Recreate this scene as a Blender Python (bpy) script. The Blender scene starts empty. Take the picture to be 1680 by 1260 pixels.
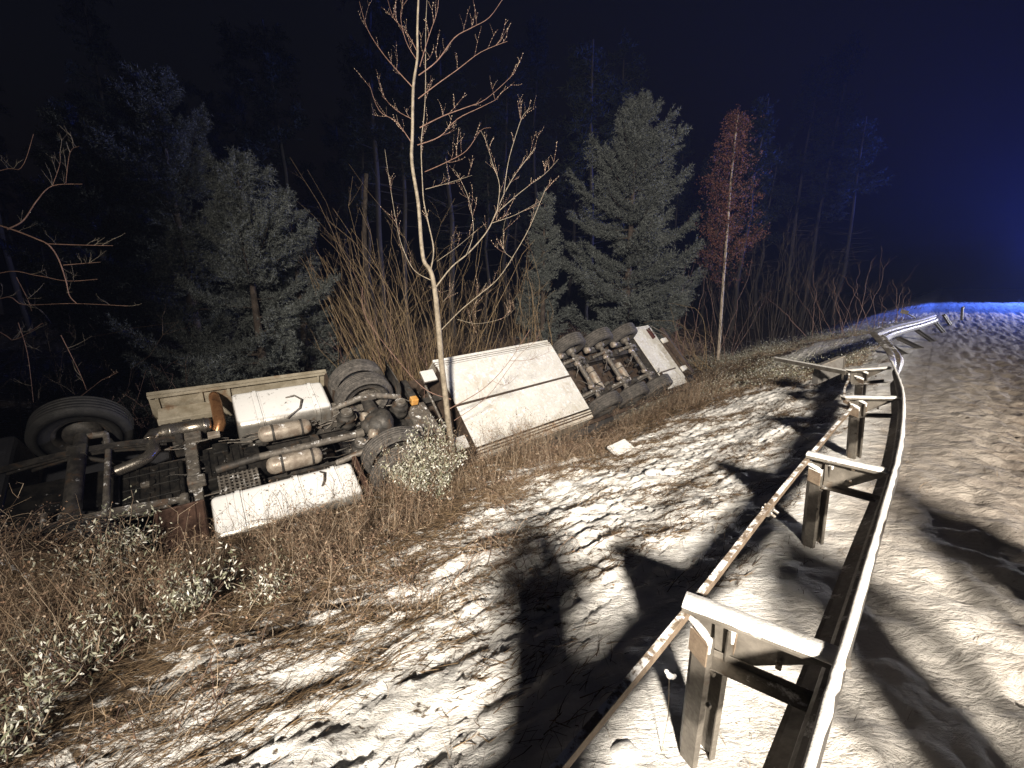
import bpy, math, random
import numpy as np
from mathutils import Vector, Matrix, Euler
random.seed(7); RNG = np.random.default_rng(7)
scene = bpy.context.scene
C = scene.collection
rad = math.radians

# ------------------------------------------------------------------ camera
PITCH = rad(13.04); CAMZ = 1.78; FPX = 691.0
cam_d = bpy.data.cameras.new('camera'); cam = bpy.data.objects.new('camera', cam_d); C.objects.link(cam)
cam.location = (0, 0, CAMZ); cam.rotation_euler = (rad(90) - PITCH, 0, 0)
cam_d.sensor_width = 36; cam_d.lens = FPX / 1680 * 36; cam_d.clip_start = .02; cam_d.clip_end = 600
scene.camera = cam
# ------------------------------------------------------------------ world, lights, exposure
w = bpy.data.worlds.new('World'); scene.world = w; w.use_nodes = True
nt = w.node_tree; bg = nt.nodes['Background']
sky = nt.nodes.new('ShaderNodeTexSky'); sky.sky_type = 'NISHITA'; sky.sun_disc = False
sky.sun_elevation = rad(-4); sky.sun_rotation = rad(200)
nt.links.new(sky.outputs[0], bg.inputs[0]); bg.inputs[1].default_value = 0.12
LIGHT = Vector((-.3, -9.0, 6.0))
def spot(name, loc, aim, power, col, size, blend, radius):
    d = bpy.data.lights.new(name, 'SPOT'); o = bpy.data.objects.new(name, d); C.objects.link(o)
    o.location = loc; o.rotation_euler = (Vector(aim) - Vector(loc)).to_track_quat('-Z', 'Y').to_euler()
    d.energy = power; d.color = col; d.spot_size = rad(size); d.spot_blend = blend; d.shadow_soft_size = radius
    return o
spot('scene_floodlight', LIGHT, (4.4, 12, .6), 34500, (1.0, .90, .77), 76, .95, .42)
spot('vehicle_work_light', (37, 20, 3.2), (21, 19, 0), 22000, (.95, .94, 1.0), 62, .5, .12)
spot('blue_beacon', (40, 30.5, 7.5), (37, 27, 0), 52000, (.07, .17, 1.0), 104, .9, .12)
spot('blue_beacon', (40, 29, 3.5), (31, 27.5, 9.0), 74000, (.05, .12, 1.0), 88, 1.0, .12)
scene.view_settings.view_transform = 'Standard'; scene.view_settings.look = 'None'
scene.view_settings.gamma = 1; scene.view_settings.exposure = 0.0
scene.view_settings.use_curve_mapping = False
scene.cycles.use_denoising = True
scene.cycles.max_bounces = 5; scene.cycles.volume_bounces = 0
scene.cycles.sample_clamp_indirect = 3.0
try:
    scene.cycles.volume_step_rate = 4; scene.cycles.volume_max_steps = 64
except Exception: pass

# ------------------------------------------------------------------ picture -> place helper
SP, CP = math.sin(PITCH), math.cos(PITCH)
def ray(px, py):
    a = (px - 840) / FPX; b = (py - 630) / FPX
    return Vector((a, CP - SP * b, -SP - CP * b))
def at(px, py, Y):                                   # the point on that sight line Y metres ahead
    r = ray(px, py); return Vector((0, 0, CAMZ)) + r * (Y / r.y)

# ------------------------------------------------------------------ noise
def _hash(i, j, k):
    n = (i.astype(np.int64) * 73856093) ^ (j.astype(np.int64) * 19349663) ^ (k * 83492791)
    n = (n ^ (n >> 13)) * 1274126177 & 0xffffffff
    return ((n ^ (n >> 16)) & 0xffff) / 65535.0
def vnoise(x, y, k=0):
    xi = np.floor(x); yi = np.floor(y); fx = x - xi; fy = y - yi
    fx = fx * fx * (3 - 2 * fx); fy = fy * fy * (3 - 2 * fy)
    a = _hash(xi, yi, k); b = _hash(xi + 1, yi, k); c = _hash(xi, yi + 1, k); d = _hash(xi + 1, yi + 1, k)
    return (a * (1 - fx) + b * fx) * (1 - fy) + (c * (1 - fx) + d * fx) * fy
def fbm(x, y, o=4, k=0):
    s = 0; a = .5; t = 0
    for i in range(o):
        s = s + a * vnoise(x * 2 ** i + 17.3 * i, y * 2 ** i - 9.1 * i, k + i); t += a; a *= .55
    return s / t
def sstep(a, b, x):
    t = np.clip((x - a) / (b - a), 0, 1); return t * t * (3 - 2 * t)

# ------------------------------------------------------------------ ground shape: u runs along the rail, d across it into the ditch
Q = math.sqrt(.5)
def ud(x, y): return (x + y) * Q, (y - x) * Q
def xy(u, d): return (u - d) * Q, (u + d) * Q
PD = np.array([-300, -9, -.9, .5, 1.4, 3.2, 5.3, 6.4, 7.4, 8.6, 10.6, 13.5, 22, 60, 300.])
PZ = np.array([0.1, .06, .0, -.02, -.22, -.62, -1.12, -1.75, -2.7, -3.7, -3.9, -2.6, -2.3, -1.6, 3.0])
PZ3 = np.array([0.1, .06, .0, -.02, -.24, -.80, -1.78, -2.35, -2.9, -3.7, -3.9, -2.6, -2.3, -1.6, 3.0])
PZ2 = np.array([0.1, .06, .0, -.02, -.15, -.5, -1.1, -1.55, -1.9, -2.1, -2.2, -2.2, -2.2, -1.6, 3.0])
def base_z(u, d):
    a = np.interp(d, PD, PZ); b = np.interp(d, PD, PZ2)
    m = sstep(3.5, 7, u); a = a * (1 - m) + np.interp(d, PD, PZ3) * m
    a = a + .75 * np.exp(-((u + .9) / 1.1) ** 2 - ((d - 6.0) / .55) ** 2)
    a = a + .75 * np.exp(-((u + 1.1) / .95) ** 2 - ((d - 5.3) / .5) ** 2)
    k = sstep(15.5, 18, u); rise = sstep(22, 50, u) * .55
    z = a * (1 - k) + b * k + rise * (1 - sstep(1, 5, d))
    # softer profile
    return z
def ground_z(x, y, fine=True):
    x = np.asarray(x, float); y = np.asarray(y, float)
    u, d = ud(x, y)
    z = (base_z(u, d - .25) + base_z(u, d) + base_z(u, d + .25)) / 3
    slope = sstep(.3, 1.6, d)
    z = z + slope * (fbm(x * .7, y * .7, 3, 3) - .5) * .35
    if fine:
        # clumps of snowed-over grass, drawn out along the bank
        ca, sa = math.cos(rad(28)), math.sin(rad(28))
        p = x * ca + y * sa; q = -x * sa + y * ca
        n = fbm(p * 3.0, q * 8.5, 5, 11)
        z = z + slope * (n - .5) * .12
        z = z + slope * np.clip(fbm(p * 8, q * 22, 3, 31) - .5, -1, .3) * .09
        road = 1 - sstep(-.9, .2, d)
        z = z + (1 - slope) * (fbm(x * 4.5, y * 4.5, 4, 21) - .5) * .07
        z = z + road * ((fbm(u * 3.0, d * 6.5, 3, 41) - .5) * .10 + np.clip(fbm(x * 8, y * 8, 3, 47) - .5, -.3, .2) * .12)
        # a thrown-up ridge of ploughed snow on the verge
        z = z + np.exp(-((d + .55) / .35) ** 2) * .07 * (fbm(x * 2, y * 2, 3, 51))
    return z
def gz(x, y): return float(ground_z(np.array([x]), np.array([y]))[0])
def on_ground(px, py):                               # where that sight line meets the ground
    r = ray(px, py); t = .6
    for _ in range(600):
        p = Vector((0, 0, CAMZ)) + r * t
        if p.z <= gz(p.x, p.y): break
        t *= 1.01
    return p

# ------------------------------------------------------------------ materials
def new_mat(name):
    m = bpy.data.materials.new(name); m.use_nodes = True
    return m, m.node_tree, m.node_tree.nodes['Principled BSDF']
class N:
    def __init__(s, nt): s.nt = nt
    def n(s, t, **k):
        nd = s.nt.nodes.new(t)
        for a, b in k.items(): setattr(nd, a, b)
        return nd
    def link(s, a, b): s.nt.links.new(a, b)
    def put(s, sock, v):
        if isinstance(v, bpy.types.NodeSocket): s.link(v, sock)
        elif isinstance(v, (tuple, list)) and len(v) == 3 and sock.type == 'RGBA': sock.default_value = (*v, 1)
        else: sock.default_value = v
    def coord(s, scale=(1, 1, 1), rot=0, geo=True):
        m = s.n('ShaderNodeMapping'); m.inputs['Scale'].default_value = scale; m.inputs['Rotation'].default_value = (0, 0, rot)
        if geo: s.link(s.n('ShaderNodeNewGeometry').outputs['Position'], m.inputs[0])
        else: s.link(s.n('ShaderNodeTexCoord').outputs['Object'], m.inputs[0])
        return m.outputs[0]
    def noise(s, vec, scale, detail=5, rough=.6, dist=0):
        t = s.n('ShaderNodeTexNoise'); s.link(vec, t.inputs['Vector'])
        t.inputs['Scale'].default_value = scale; t.inputs['Detail'].default_value = detail
        t.inputs['Roughness'].default_value = rough; t.inputs['Distortion'].default_value = dist
        return t.outputs[0]
    def ramp(s, f, a, b, c0=0., c1=1.):
        m = s.n('ShaderNodeMapRange'); m.interpolation_type = 'SMOOTHSTEP'; s.put(m.inputs[0], f)
        m.inputs[1].default_value = a; m.inputs[2].default_value = b; m.inputs[3].default_value = c0; m.inputs[4].default_value = c1
        return m.outputs[0]
    def math(s, op, a, b=0.):
        m = s.n('ShaderNodeMath', operation=op); s.put(m.inputs[0], a); s.put(m.inputs[1], b); return m.outputs[0]
    def mix(s, f, a, b):
        m = s.n('ShaderNodeMix', data_type='RGBA'); s.put(m.inputs['Factor'], f)
        s.put(m.inputs[6], a); s.put(m.inputs[7], b); return m.outputs[2]
    def bump(s, h, strength, dist, nrm=None):
        b = s.n('ShaderNodeBump'); s.link(h, b.inputs['Height']); b.inputs['Strength'].default_value = strength
        b.inputs['Distance'].default_value = dist
        if nrm: s.link(nrm, b.inputs['Normal'])
        return b.outputs[0]
SNOW = (.80, .80, .80)
def surface(name, c0, c1, rough=.6, metal=0., scale=6, snow=None, snow_lim=(.35, .75), bump=.3, bdist=.004, third=None, spec=.5, streak=1):
    """two-tone weathered surface; snow = how much settles on faces that look up"""
    m, nt, b = new_mat(name); k = N(nt)
    v = k.coord((1, 1, streak), 0, False)
    f = k.ramp(k.noise(v, scale, 6, .65), .35, .65)
    col = k.mix(f, c0, c1)
    if third: col = k.mix(k.ramp(k.noise(v, scale * .45, 5, .7, .6), .55, .68), col, third)
    fine = k.noise(v, scale * 9, 4, .6)
    col = k.mix(k.ramp(fine, .3, .8, 0, .35), col, tuple(x * .55 for x in c0))
    rg = k.ramp(fine, .2, .8, max(.05, rough - .12), min(1, rough + .15))
    mt = metal
    h = k.noise(v, scale * 5, 6, .6)
    if snow:
        geo = k.n('ShaderNodeNewGeometry'); sep = k.n('ShaderNodeSeparateXYZ'); k.link(geo.outputs['Normal'], sep.inputs[0])
        up = k.ramp(sep.outputs[2], snow_lim[0], snow_lim[1])
        pos = k.coord((1, 1, 1), 0, True)
        cov = k.math('ADD', k.noise(pos, 9, 6, .7), k.math('MULTIPLY', k.noise(pos, 55, 3, .6), .25))
        cov = k.ramp(cov, .98 - snow, 1.10 - snow)
        sn = k.math('MULTIPLY', up, cov)
        col = k.mix(sn, col, SNOW); rg = k.math('ADD', rg, k.math('MULTIPLY', sn, .4))
        mt = k.math('MULTIPLY', k.math('SUBTRACT', 1., sn), metal)
        h = k.math('ADD', h, k.math('MULTIPLY', sn, 1.2))
    k.link(col, b.inputs['Base Color']); k.put(b.inputs['Roughness'], rg); k.put(b.inputs['Metallic'], mt)
    b.inputs['Specular IOR Level'].default_value = spec
    k.link(k.bump(h, bump, bdist), b.inputs['Normal'])
    return m
M = {}
M['galv'] = surface('galvanised_steel', (.12, .108, .092), (.22, .20, .172), .5, .5, 7, snow=.30, snow_lim=(.5, .9), third=(.16, .115, .08))
M['galv_snow'] = surface('snowed_galvanised_steel', (.14, .125, .11), (.24, .215, .18), .5, .5, 7, snow=.42, snow_lim=(.55, .95))
M['beam'] = surface('guardrail_steel', (.10, .095, .09), (.16, .15, .14), .55, .6, 4, snow=.30, snow_lim=(.6, .95), third=(.10, .075, .055))
M['tension'] = surface('rusty_tension_bar', (.17, .125, .09), (.28, .22, .16), .65, .35, 14, snow=.40, snow_lim=(.2, .8))
M['black_metal'] = surface('black_chassis_metal', (.010, .010, .010), (.035, .032, .028), .45, .3, 9, snow=.20, snow_lim=(.4, .9), third=(.05, .04, .03))
M['chassis'] = surface('dirty_chassis_metal', (.028, .026, .024), (.075, .068, .06), .6, .2, 10, snow=.22, snow_lim=(.45, .95), third=(.09, .06, .04))
M['dusted'] = surface('snow_dusted_metal', (.09, .08, .07), (.19, .17, .145), .6, .2, 14, snow=.30, snow_lim=(.1, .9), third=(.14, .09, .06))
M['tank'] = surface('aluminium_tank', (.38, .36, .33), (.52, .50, .46), .36, .7, 5, snow=.56, snow_lim=(.35, .85), third=(.30, .22, .15))
M['airtank'] = surface('painted_air_tank', (.22, .18, .145), (.42, .37, .31), .45, .2, 9, snow=.30, snow_lim=(.3, .95), third=(.26, .15, .09))
M['steel'] = surface('bright_exhaust_steel', (.34, .31, .27), (.5, .46, .4), .28, .9, 8, snow=.12, snow_lim=(.6, .95), third=(.3, .2, .12))
M['copper'] = surface('heat_tinted_pipe', (.36, .17, .08), (.50, .27, .13), .34, .75, 9, third=(.18, .10, .06))
M['fairing'] = surface('cream_fairing_panel', (.28, .245, .18), (.46, .415, .33), .5, .0, 4, snow=.16, snow_lim=(.4, .9), third=(.24, .15, .09))
M['rust_box'] = surface('brown_step_box', (.060, .032, .022), (.10, .055, .038), .7, .1, 8, snow=.14, snow_lim=(.3, .9))
M['white_panel'] = surface('white_trailer_underside', (.66, .645, .60), (.78, .765, .73), .5, 0, 1.6, snow=.36, snow_lim=(.3, .6), bump=.5, bdist=.012, third=(.56, .52, .45))
M['white_dirty'] = surface('muddy_white_rave', (.55, .50, .42), (.68, .64, .57), .5, 0, 4, snow=.3, snow_lim=(.3, .8), third=(.36, .22, .13))
M['trailer_dark'] = surface('dark_trailer_frame', (.05, .035, .026), (.10, .07, .05), .65, .1, 7, snow=.10, snow_lim=(.5, .95))
M['rubber_dark'] = surface('mud_flap_rubber', (.012, .012, .012), (.022, .021, .02), .75, 0, 8)
M['cab'] = surface('shaded_cab_paint', (.045, .045, .05), (.06, .06, .065), .35, 0, 3)  # cab colour set dark to sink this end into shade; own paint unknown
M['glass'] = surface('dark_cab_glass', (.01, .012, .014), (.015, .017, .02), .08, 0, 3, spec=.8, bump=0)
M['orange'] = surface('amber_lamp_plastic', (.55, .26, .06), (.62, .36, .12), .35, 0, 12, snow=.3, snow_lim=(.5, .9))
M['redlens'] = surface('dark_lamp_lens', (.05, .015, .013), (.07, .02, .015), .25, 0, 12)
M['curtain'] = surface('trailer_curtain', (.22, .23, .25), (.28, .29, .31), .6, 0, 2)
def tyre_mat():
    m, nt, b = new_mat('worn_tyre_rubber'); k = N(nt)
    v = k.coord((1, 1, 1), 0, False)
    col = k.mix(k.ramp(k.noise(v, 9, 6, .7), .35, .7), (.028, .026, .024), (.095, .086, .078))
    col = k.mix(k.ramp(k.noise(v, 40, 4, .7), .45, .75, 0, .6), col, (.19, .17, .15))
    k.link(col, b.inputs['Base Color']); b.inputs['Roughness'].default_value = .8
    k.link(k.bump(k.noise(k.coord((1, 1, 1), 0, False), 70, 4, .7), .6, .006), b.inputs['Normal'])
    return m
M['tyre'] = tyre_mat()
M['tyre_shaded'] = surface('shaded_tyre_rubber', (.012, .012, .012), (.026, .025, .024), .75, 0, 9)  # front tyre darkened in colour to stand for the shade around it
def snow_mat():
    m, nt, b = new_mat('settled_snow'); k = N(nt); v = k.coord()
    col = k.mix(k.ramp(k.noise(v, 30, 5, .7), .4, .75), (.68, .67, .65), (.50, .485, .455))
    k.link(col, b.inputs['Base Color']); b.inputs['Roughness'].default_value = .85
    k.link(k.bump(k.noise(v, 120, 5, .7), .7, .006), b.inputs['Normal'])
    return m
M['snow'] = snow_mat()
def ground_mat():
    m, nt, b = new_mat('snowy_bank'); k = N(nt)
    pos = k.coord(); st = k.coord((2.2, 8.5, 2), -rad(28))
    sep = k.n('ShaderNodeSeparateXYZ'); k.link(k.n('ShaderNodeNewGeometry').outputs['Position'], sep.inputs[0])
    d = k.math('MULTIPLY', k.math('SUBTRACT', sep.outputs[1], sep.outputs[0]), Q)
    big = k.noise(pos, .8, 4, .6)
    uu = k.math('MULTIPLY', k.math('ADD', sep.outputs[1], sep.outputs[0]), Q)
    dd = k.math('ADD', d, k.ramp(uu, .5, 4.5, .6, 0.))
    brown = k.ramp(k.math('ADD', dd, k.math('MULTIPLY', k.math('SUBTRACT', big, .5), 3.4)), 2.7, 4.4)
    bank = k.ramp(d, .5, 1.6)
    streaks = k.noise(st, 1.5, 8, .72, .5)
    speck = k.noise(pos, 26, 6, .75)
    mask = k.math('ADD', k.math('MULTIPLY', streaks, .72), k.math('MULTIPLY', speck, .28))
    lim = k.math('SUBTRACT', k.math('SUBTRACT', .652, k.math('MULTIPLY', brown, .165)), k.math('MULTIPLY', bank, .085))
    bare = k.ramp(k.math('SUBTRACT', mask, lim), -.012, .045)
    litter = k.mix(k.ramp(k.noise(pos, 14, 6, .75), .35, .7), (.040, .028, .018), (.13, .088, .055))
    litter = k.mix(k.ramp(k.noise(pos, 60, 4, .7), .5, .72), litter, (.25, .19, .12))
    snow = k.mix(k.ramp(k.noise(pos, 5, 6, .7), .35, .75), (.80, .79, .77), (.66, .64, .60))
    col = k.mix(bare, snow, litter)
    rc, rh, rd, rw = road_look(k)
    vg = k.ramp(k.math('ADD', d, k.math('MULTIPLY', rw, .25)), .12, .55)
    col = k.mix(vg, rc, col)
    k.link(col, b.inputs['Base Color']); b.inputs['Roughness'].default_value = .9
    b.inputs['Specular IOR Level'].default_value = .25
    h = k.math('ADD', k.math('MULTIPLY', k.noise(st, 4, 7, .7), .7), k.math('MULTIPLY', k.noise(pos, 45, 6, .75), .25))
    h = k.math('SUBTRACT', h, k.math('MULTIPLY', bare, .35))
    h = k.math('ADD', k.math('MULTIPLY', h, vg), k.math('MULTIPLY', rh, k.math('SUBTRACT', 1., vg)))
    k.link(k.bump(h, .9, .05), b.inputs['Normal'])
    return m
def road_look(k):
    pos = k.coord(); st = k.coord((2.0, 5.5, 1), -rad(45))
    lump = k.noise(st, 2.2, 7, .65, .5); fine = k.noise(pos, 24, 6, .7); big = k.noise(pos, .9, 4, .6)
    col = k.mix(k.ramp(lump, .38, .62), (.125, .10, .08), (.25, .215, .18))
    col = k.mix(k.ramp(fine, .52, .74, 0, .8), col, (.13, .105, .085))
    col = k.mix(k.ramp(big, .45, .7, 0, .4), col, (.32, .285, .25))
    sep = k.n('ShaderNodeSeparateXYZ'); k.link(k.n('ShaderNodeNewGeometry').outputs['Position'], sep.inputs[0])
    d = k.math('MULTIPLY', k.math('SUBTRACT', sep.outputs[1], sep.outputs[0]), Q); uu = k.math('MULTIPLY', k.math('ADD', sep.outputs[1], sep.outputs[0]), Q)
    wob = k.math('MULTIPLY', k.math('SUBTRACT', k.noise(pos, 1.6, 6, .7), .5), 1.9)
    wh = k.math('MULTIPLY', k.ramp(k.math('ADD', d, wob), -1.25, -.35), k.ramp(k.math('ADD', uu, wob), 2.6, 4.8, 1., .25))
    clean = k.mix(k.ramp(fine, .55, .72, 0, .7), (.54, .515, .48), (.18, .145, .115))
    col = k.mix(wh, col, clean)
    h = k.math('ADD', k.math('MULTIPLY', lump, .8), k.math('MULTIPLY', fine, .3))
    return col, h, d, wob
def road_mat():
    m, nt, b = new_mat('trodden_road_snow'); k = N(nt); col, h, d, wob = road_look(k)
    k.link(col, b.inputs['Base Color']); b.inputs['Roughness'].default_value = .85
    b.inputs['Specular IOR Level'].default_value = .3
    k.link(k.bump(h, .9, .05), b.inputs['Normal'])
    return m
M['ground'] = ground_mat(); M['road'] = road_mat()
def plant_mat(name, cols, rough=.75, trans=0.0, snow=0.0):
    m, nt, b = new_mat(name); k = N(nt)
    isl = k.n('ShaderNodeNewGeometry').outputs['Random Per Island']
    col = k.mix(k.ramp(isl, .0, .5), cols[0], cols[1])
    col = k.mix(k.ramp(isl, .5, 1.), col, cols[2])
    if snow:
        s = k.ramp(k.noise(k.coord(), 30, 3, .6), .62 - snow * .3, .72 - snow * .3)
        col = k.mix(s, col, (.72, .73, .72))
    k.link(col, b.inputs['Base Color']); b.inputs['Roughness'].default_value = rough
    b.inputs['Specular IOR Level'].default_value = .3
    return m
M['straw'] = plant_mat('dry_grass', [(.095, .062, .040), (.22, .155, .10), (.42, .34, .25)])
M['stubble'] = plant_mat('dead_stubble', [(.045, .030, .018), (.10, .065, .035), (.20, .14, .08)])
M['bramble'] = plant_mat('bramble_stems', [(.070, .042, .033), (.15, .10, .07), (.34, .27, .20)])
M['litter'] = plant_mat('brown_leaves', [(.09, .055, .036), (.20, .125, .08), (.30, .24, .18)])
M['frost_leaf'] = plant_mat('frosted_green_leaves', [(.13, .14, .085), (.33, .33, .25), (.66, .65, .60)], .55)
M['needles'] = plant_mat('frosted_pine_needles', [(.026, .032, .027), (.055, .064, .056), (.145, .16, .15)], .7)
M['brightened_needles'] = plant_mat('brightened_frosted_needles', [(.036, .042, .038), (.078, .086, .079), (.185, .20, .19)], .7)  # frosted needle colour lightened to make up for weak light on the conifers
M['far_needles'] = plant_mat('far_pine_needles', [(.010, .016, .012), (.016, .022, .017), (.025, .032, .026)], .8)  # darkened colour imitates lamplight dying out over the far trees
M['rust_leaf'] = plant_mat('rust_brown_leaves', [(.070, .030, .025), (.13, .052, .040), (.23, .11, .085)], .7)
M['twig'] = surface('pale_bare_bark', (.18, .150, .11), (.34, .29, .22), .7, 0, 12, bump=.5)
M['red_twig'] = surface('reddish_twig_bark', (.17, .095, .07), (.28, .17, .13), .7, 0, 12, bump=.4)
M['willow'] = surface('willow_rod_bark', (.17, .115, .06), (.32, .23, .12), .7, 0, 9, bump=.4)
M['bark'] = surface('dark_bark', (.035, .026, .02), (.085, .065, .05), .85, 0, 7, bump=.8, bdist=.02)
M['farbark'] = surface('far_bark', (.028, .025, .022), (.06, .053, .047), .85, 0, 3, bump=.8, bdist=.02, streak=.2)  # bark colour lowered too, for light falling off with distance
M['birch'] = surface('pale_birch_bark', (.36, .29, .22), (.52, .44, .35), .7, 0, 5, third=(.09, .07, .06))
M['bud'] = surface('pale_buds', (.50, .38, .26), (.62, .50, .38), .6, 0, 20)
M['frost_seed'] = surface('frosted_seed_head', (.75, .75, .75), (.8, .8, .8), .8, 0, 20)
M['cloth'] = surface('dark_jacket_cloth', (.02, .02, .025), (.03, .03, .035), .9, 0, 10)
M['stone'] = surface('snowy_stone', (.16, .15, .14), (.26, .25, .23), .85, 0, 8, snow=.5, snow_lim=(.2, .7), bump=.8, bdist=.02)

# ------------------------------------------------------------------ mesh helpers
class MB:
    """collects shapes; .build() links them as ONE mesh object"""
    def __init__(s): s.v = []; s.f = []; s.sm = []
    def add(s, vs, fs, smooth=False):
        o = len(s.v); s.v += [tuple(p) for p in vs]; s.f += [tuple(i + o for i in f) for f in fs]; s.sm += [smooth] * len(fs); return s
    def box(s, a, b):
        (x0, y0, z0), (x1, y1, z1) = [tuple(map(min, zip(a, b))), tuple(map(max, zip(a, b)))]
        vs = [(x0, y0, z0), (x1, y0, z0), (x1, y1, z0), (x0, y1, z0), (x0, y0, z1), (x1, y0, z1), (x1, y1, z1), (x0, y1, z1)]
        return s.add(vs, [(3, 2, 1, 0), (4, 5, 6, 7), (0, 1, 5, 4), (1, 2, 6, 5), (2, 3, 7, 6), (3, 0, 4, 7)])
    def tube(s, path, r, n=8, cap=True, smooth=True):
        P = [Vector(p) for p in path]; k = len(P)
        if not hasattr(r, '__len__'): r = [r] * k
        rings = []; t0 = None; ref = None
        for i in range(k):
            t = (P[min(i + 1, k - 1)] - P[max(i - 1, 0)]).normalized()
            if ref is None: ref = t.orthogonal().normalized()
            ref = (ref - t * ref.dot(t)); ref = ref.normalized() if ref.length > 1e-6 else t.orthogonal().normalized()
            bi = t.cross(ref)
            rings.append([P[i] + (ref * math.cos(2 * math.pi * j / n) + bi * math.sin(2 * math.pi * j / n)) * r[i] for j in range(n)])
        vs = [p for rg in rings for p in rg]
        fs = [(i * n + j, i * n + (j + 1) % n, (i + 1) * n + (j + 1) % n, (i + 1) * n + j) for i in range(k - 1) for j in range(n)]
        s.add(vs, fs, smooth)
        if cap:
            s.add(rings[0], [tuple(reversed(range(n)))]); s.add(rings[-1], [tuple(range(n))])
        return s
    def lathe(s, prof, c, ax, n=32, smooth=True, close=False):
        """prof: (along axis, radius)"""
        c = Vector(c); ax = Vector(ax).normalized(); e = ax.orthogonal().normalized(); g = ax.cross(e)
        k = len(prof); vs = [c + ax * a + (e * math.cos(2 * math.pi * j / n) + g * math.sin(2 * math.pi * j / n)) * r for a, r in prof for j in range(n)]
        rng = range(k if close else k - 1)
        fs = [(i * n + j, i * n + (j + 1) % n, ((i + 1) % k) * n + (j + 1) % n, ((i + 1) % k) * n + j) for i in rng for j in range(n)]
        return s.add(vs, fs, smooth)
    def prism(s, poly, v0, ex, ey, ext):
        """polygon in plane (ex, ey) at v0 pushed along ext"""
        v0, ex, ey, ext = map(Vector, (v0, ex, ey, ext)); n = len(poly)
        a = [v0 + ex * p[0] + ey * p[1] for p in poly]
        s.add(a + [p + ext for p in a], [tuple(reversed(range(n))), tuple(range(n, 2 * n))] + [(i, (i + 1) % n, n + (i + 1) % n, n + i) for i in range(n)])
        return s
    def sweep(s, path, frames, prof, closed=True, smooth=False):
        """closed profile (a, b) carried along path with frames (side, up)"""
        n = len(prof); vs = []
        for p, (e, g) in zip(path, frames): vs += [Vector(p) + Vector(e) * a + Vector(g) * b for a, b in prof]
        k = len(path)
        fs = [(i * n + j, i * n + (j + 1) % n, (i + 1) * n + (j + 1) % n, (i + 1) * n + j) for i in range(k - 1) for j in range(n)]
        s.add(vs, fs, smooth); s.add(vs[:n], [tuple(reversed(range(n)))]); s.add(vs[-n:], [tuple(range(n))])
        return s
    def xf(s, mat):
        s.v = [tuple(mat @ Vector(p)) for p in s.v]; return s
    def build(s, name, mat, parent=None, bevel=0):
        me = bpy.data.meshes.new(name); me.from_pydata(s.v, [], s.f); me.update()
        me.polygons.foreach_set('use_smooth', s.sm)
        o = bpy.data.objects.new(name, me); C.objects.link(o)
        me.materials.append(mat)
        if parent: o.parent = parent
        if bevel:
            b = o.modifiers.new('bevel', 'BEVEL'); b.width = bevel; b.segments = 2; b.limit_method = 'ANGLE'; b.angle_limit = rad(50)
        return o
def np_mesh(name, V, F, mat, parent=None, smooth=False):
    """V (n,3), F (m,k) arrays"""
    me = bpy.data.meshes.new(name); k = F.shape[1]
    me.vertices.add(len(V)); me.vertices.foreach_set('co', np.ascontiguousarray(V, dtype=np.float32).ravel())
    me.loops.add(F.size); me.loops.foreach_set('vertex_index', np.ascontiguousarray(F, dtype=np.int32).ravel())
    me.polygons.add(len(F)); me.polygons.foreach_set('loop_start', np.arange(0, F.size, k, dtype=np.int32))
    if smooth: me.polygons.foreach_set('use_smooth', np.ones(len(F), bool))
    me.update(calc_edges=True)
    me.materials.append(mat)
    o = bpy.data.objects.new(name, me); C.objects.link(o)
    if parent: o.parent = parent
    return o
def tag(o, label=None, cat=None, group=None, kind=None):
    if label: o['label'] = label
    if cat: o['category'] = cat
    if group: o['group'] = group
    if kind: o['kind'] = kind
    return o
def thing(name, label, cat, loc=(0, 0, 0), group=None):
    o = bpy.data.objects.new(name, None); C.objects.link(o); o.location = loc; o.empty_display_size = .3
    return tag(o, label, cat, group)
def copy_tree(o, parent=None):
    c = o.copy(); C.objects.link(c)
    if parent: c.parent = parent
    for ch in list(o.children): copy_tree(ch, c)
    return c
def L(s, l, h): return (s, -l, h)                     # vehicle measure: s back, l towards its left side, h above its wheels' ground

# ------------------------------------------------------------------ foliage arrays
def unit(v): return v / np.maximum(np.linalg.norm(v, axis=-1, keepdims=True), 1e-9)
def blades(P, D, Ln, W, droop=.3, segs=3):
    """thin curved ribbons: roots P, directions D, lengths, widths"""
    n = len(P); D = unit(D); side = unit(np.cross(D, RNG.normal(size=(n, 3))))
    t = np.linspace(0, 1, segs + 1)
    cv = RNG.normal(size=(n, 3)) * .35; V = np.zeros((n, 2 * segs + 1, 3))
    for i in range(segs + 1):
        c = P + D * (Ln * t[i])[:, None] + (cv * t[i] ** 2 * Ln[:, None] * .6)
        c[:, 2] -= Ln * droop * t[i] ** 2
        ww = (W * (1 - t[i] * .7))[:, None] * side * .5
        if i < segs: V[:, 2 * i] = c - ww; V[:, 2 * i + 1] = c + ww
        else: V[:, 2 * i] = c
    F = []
    for i in range(segs - 1): F += [(2 * i, 2 * i + 1, 2 * i + 3), (2 * i, 2 * i + 3, 2 * i + 2)]
    F += [(2 * segs - 2, 2 * segs - 1, 2 * segs)]
    F = (np.array(F)[None] + (np.arange(n) * (2 * segs + 1))[:, None, None]).reshape(-1, 3)
    return V.reshape(-1, 3), F
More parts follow.
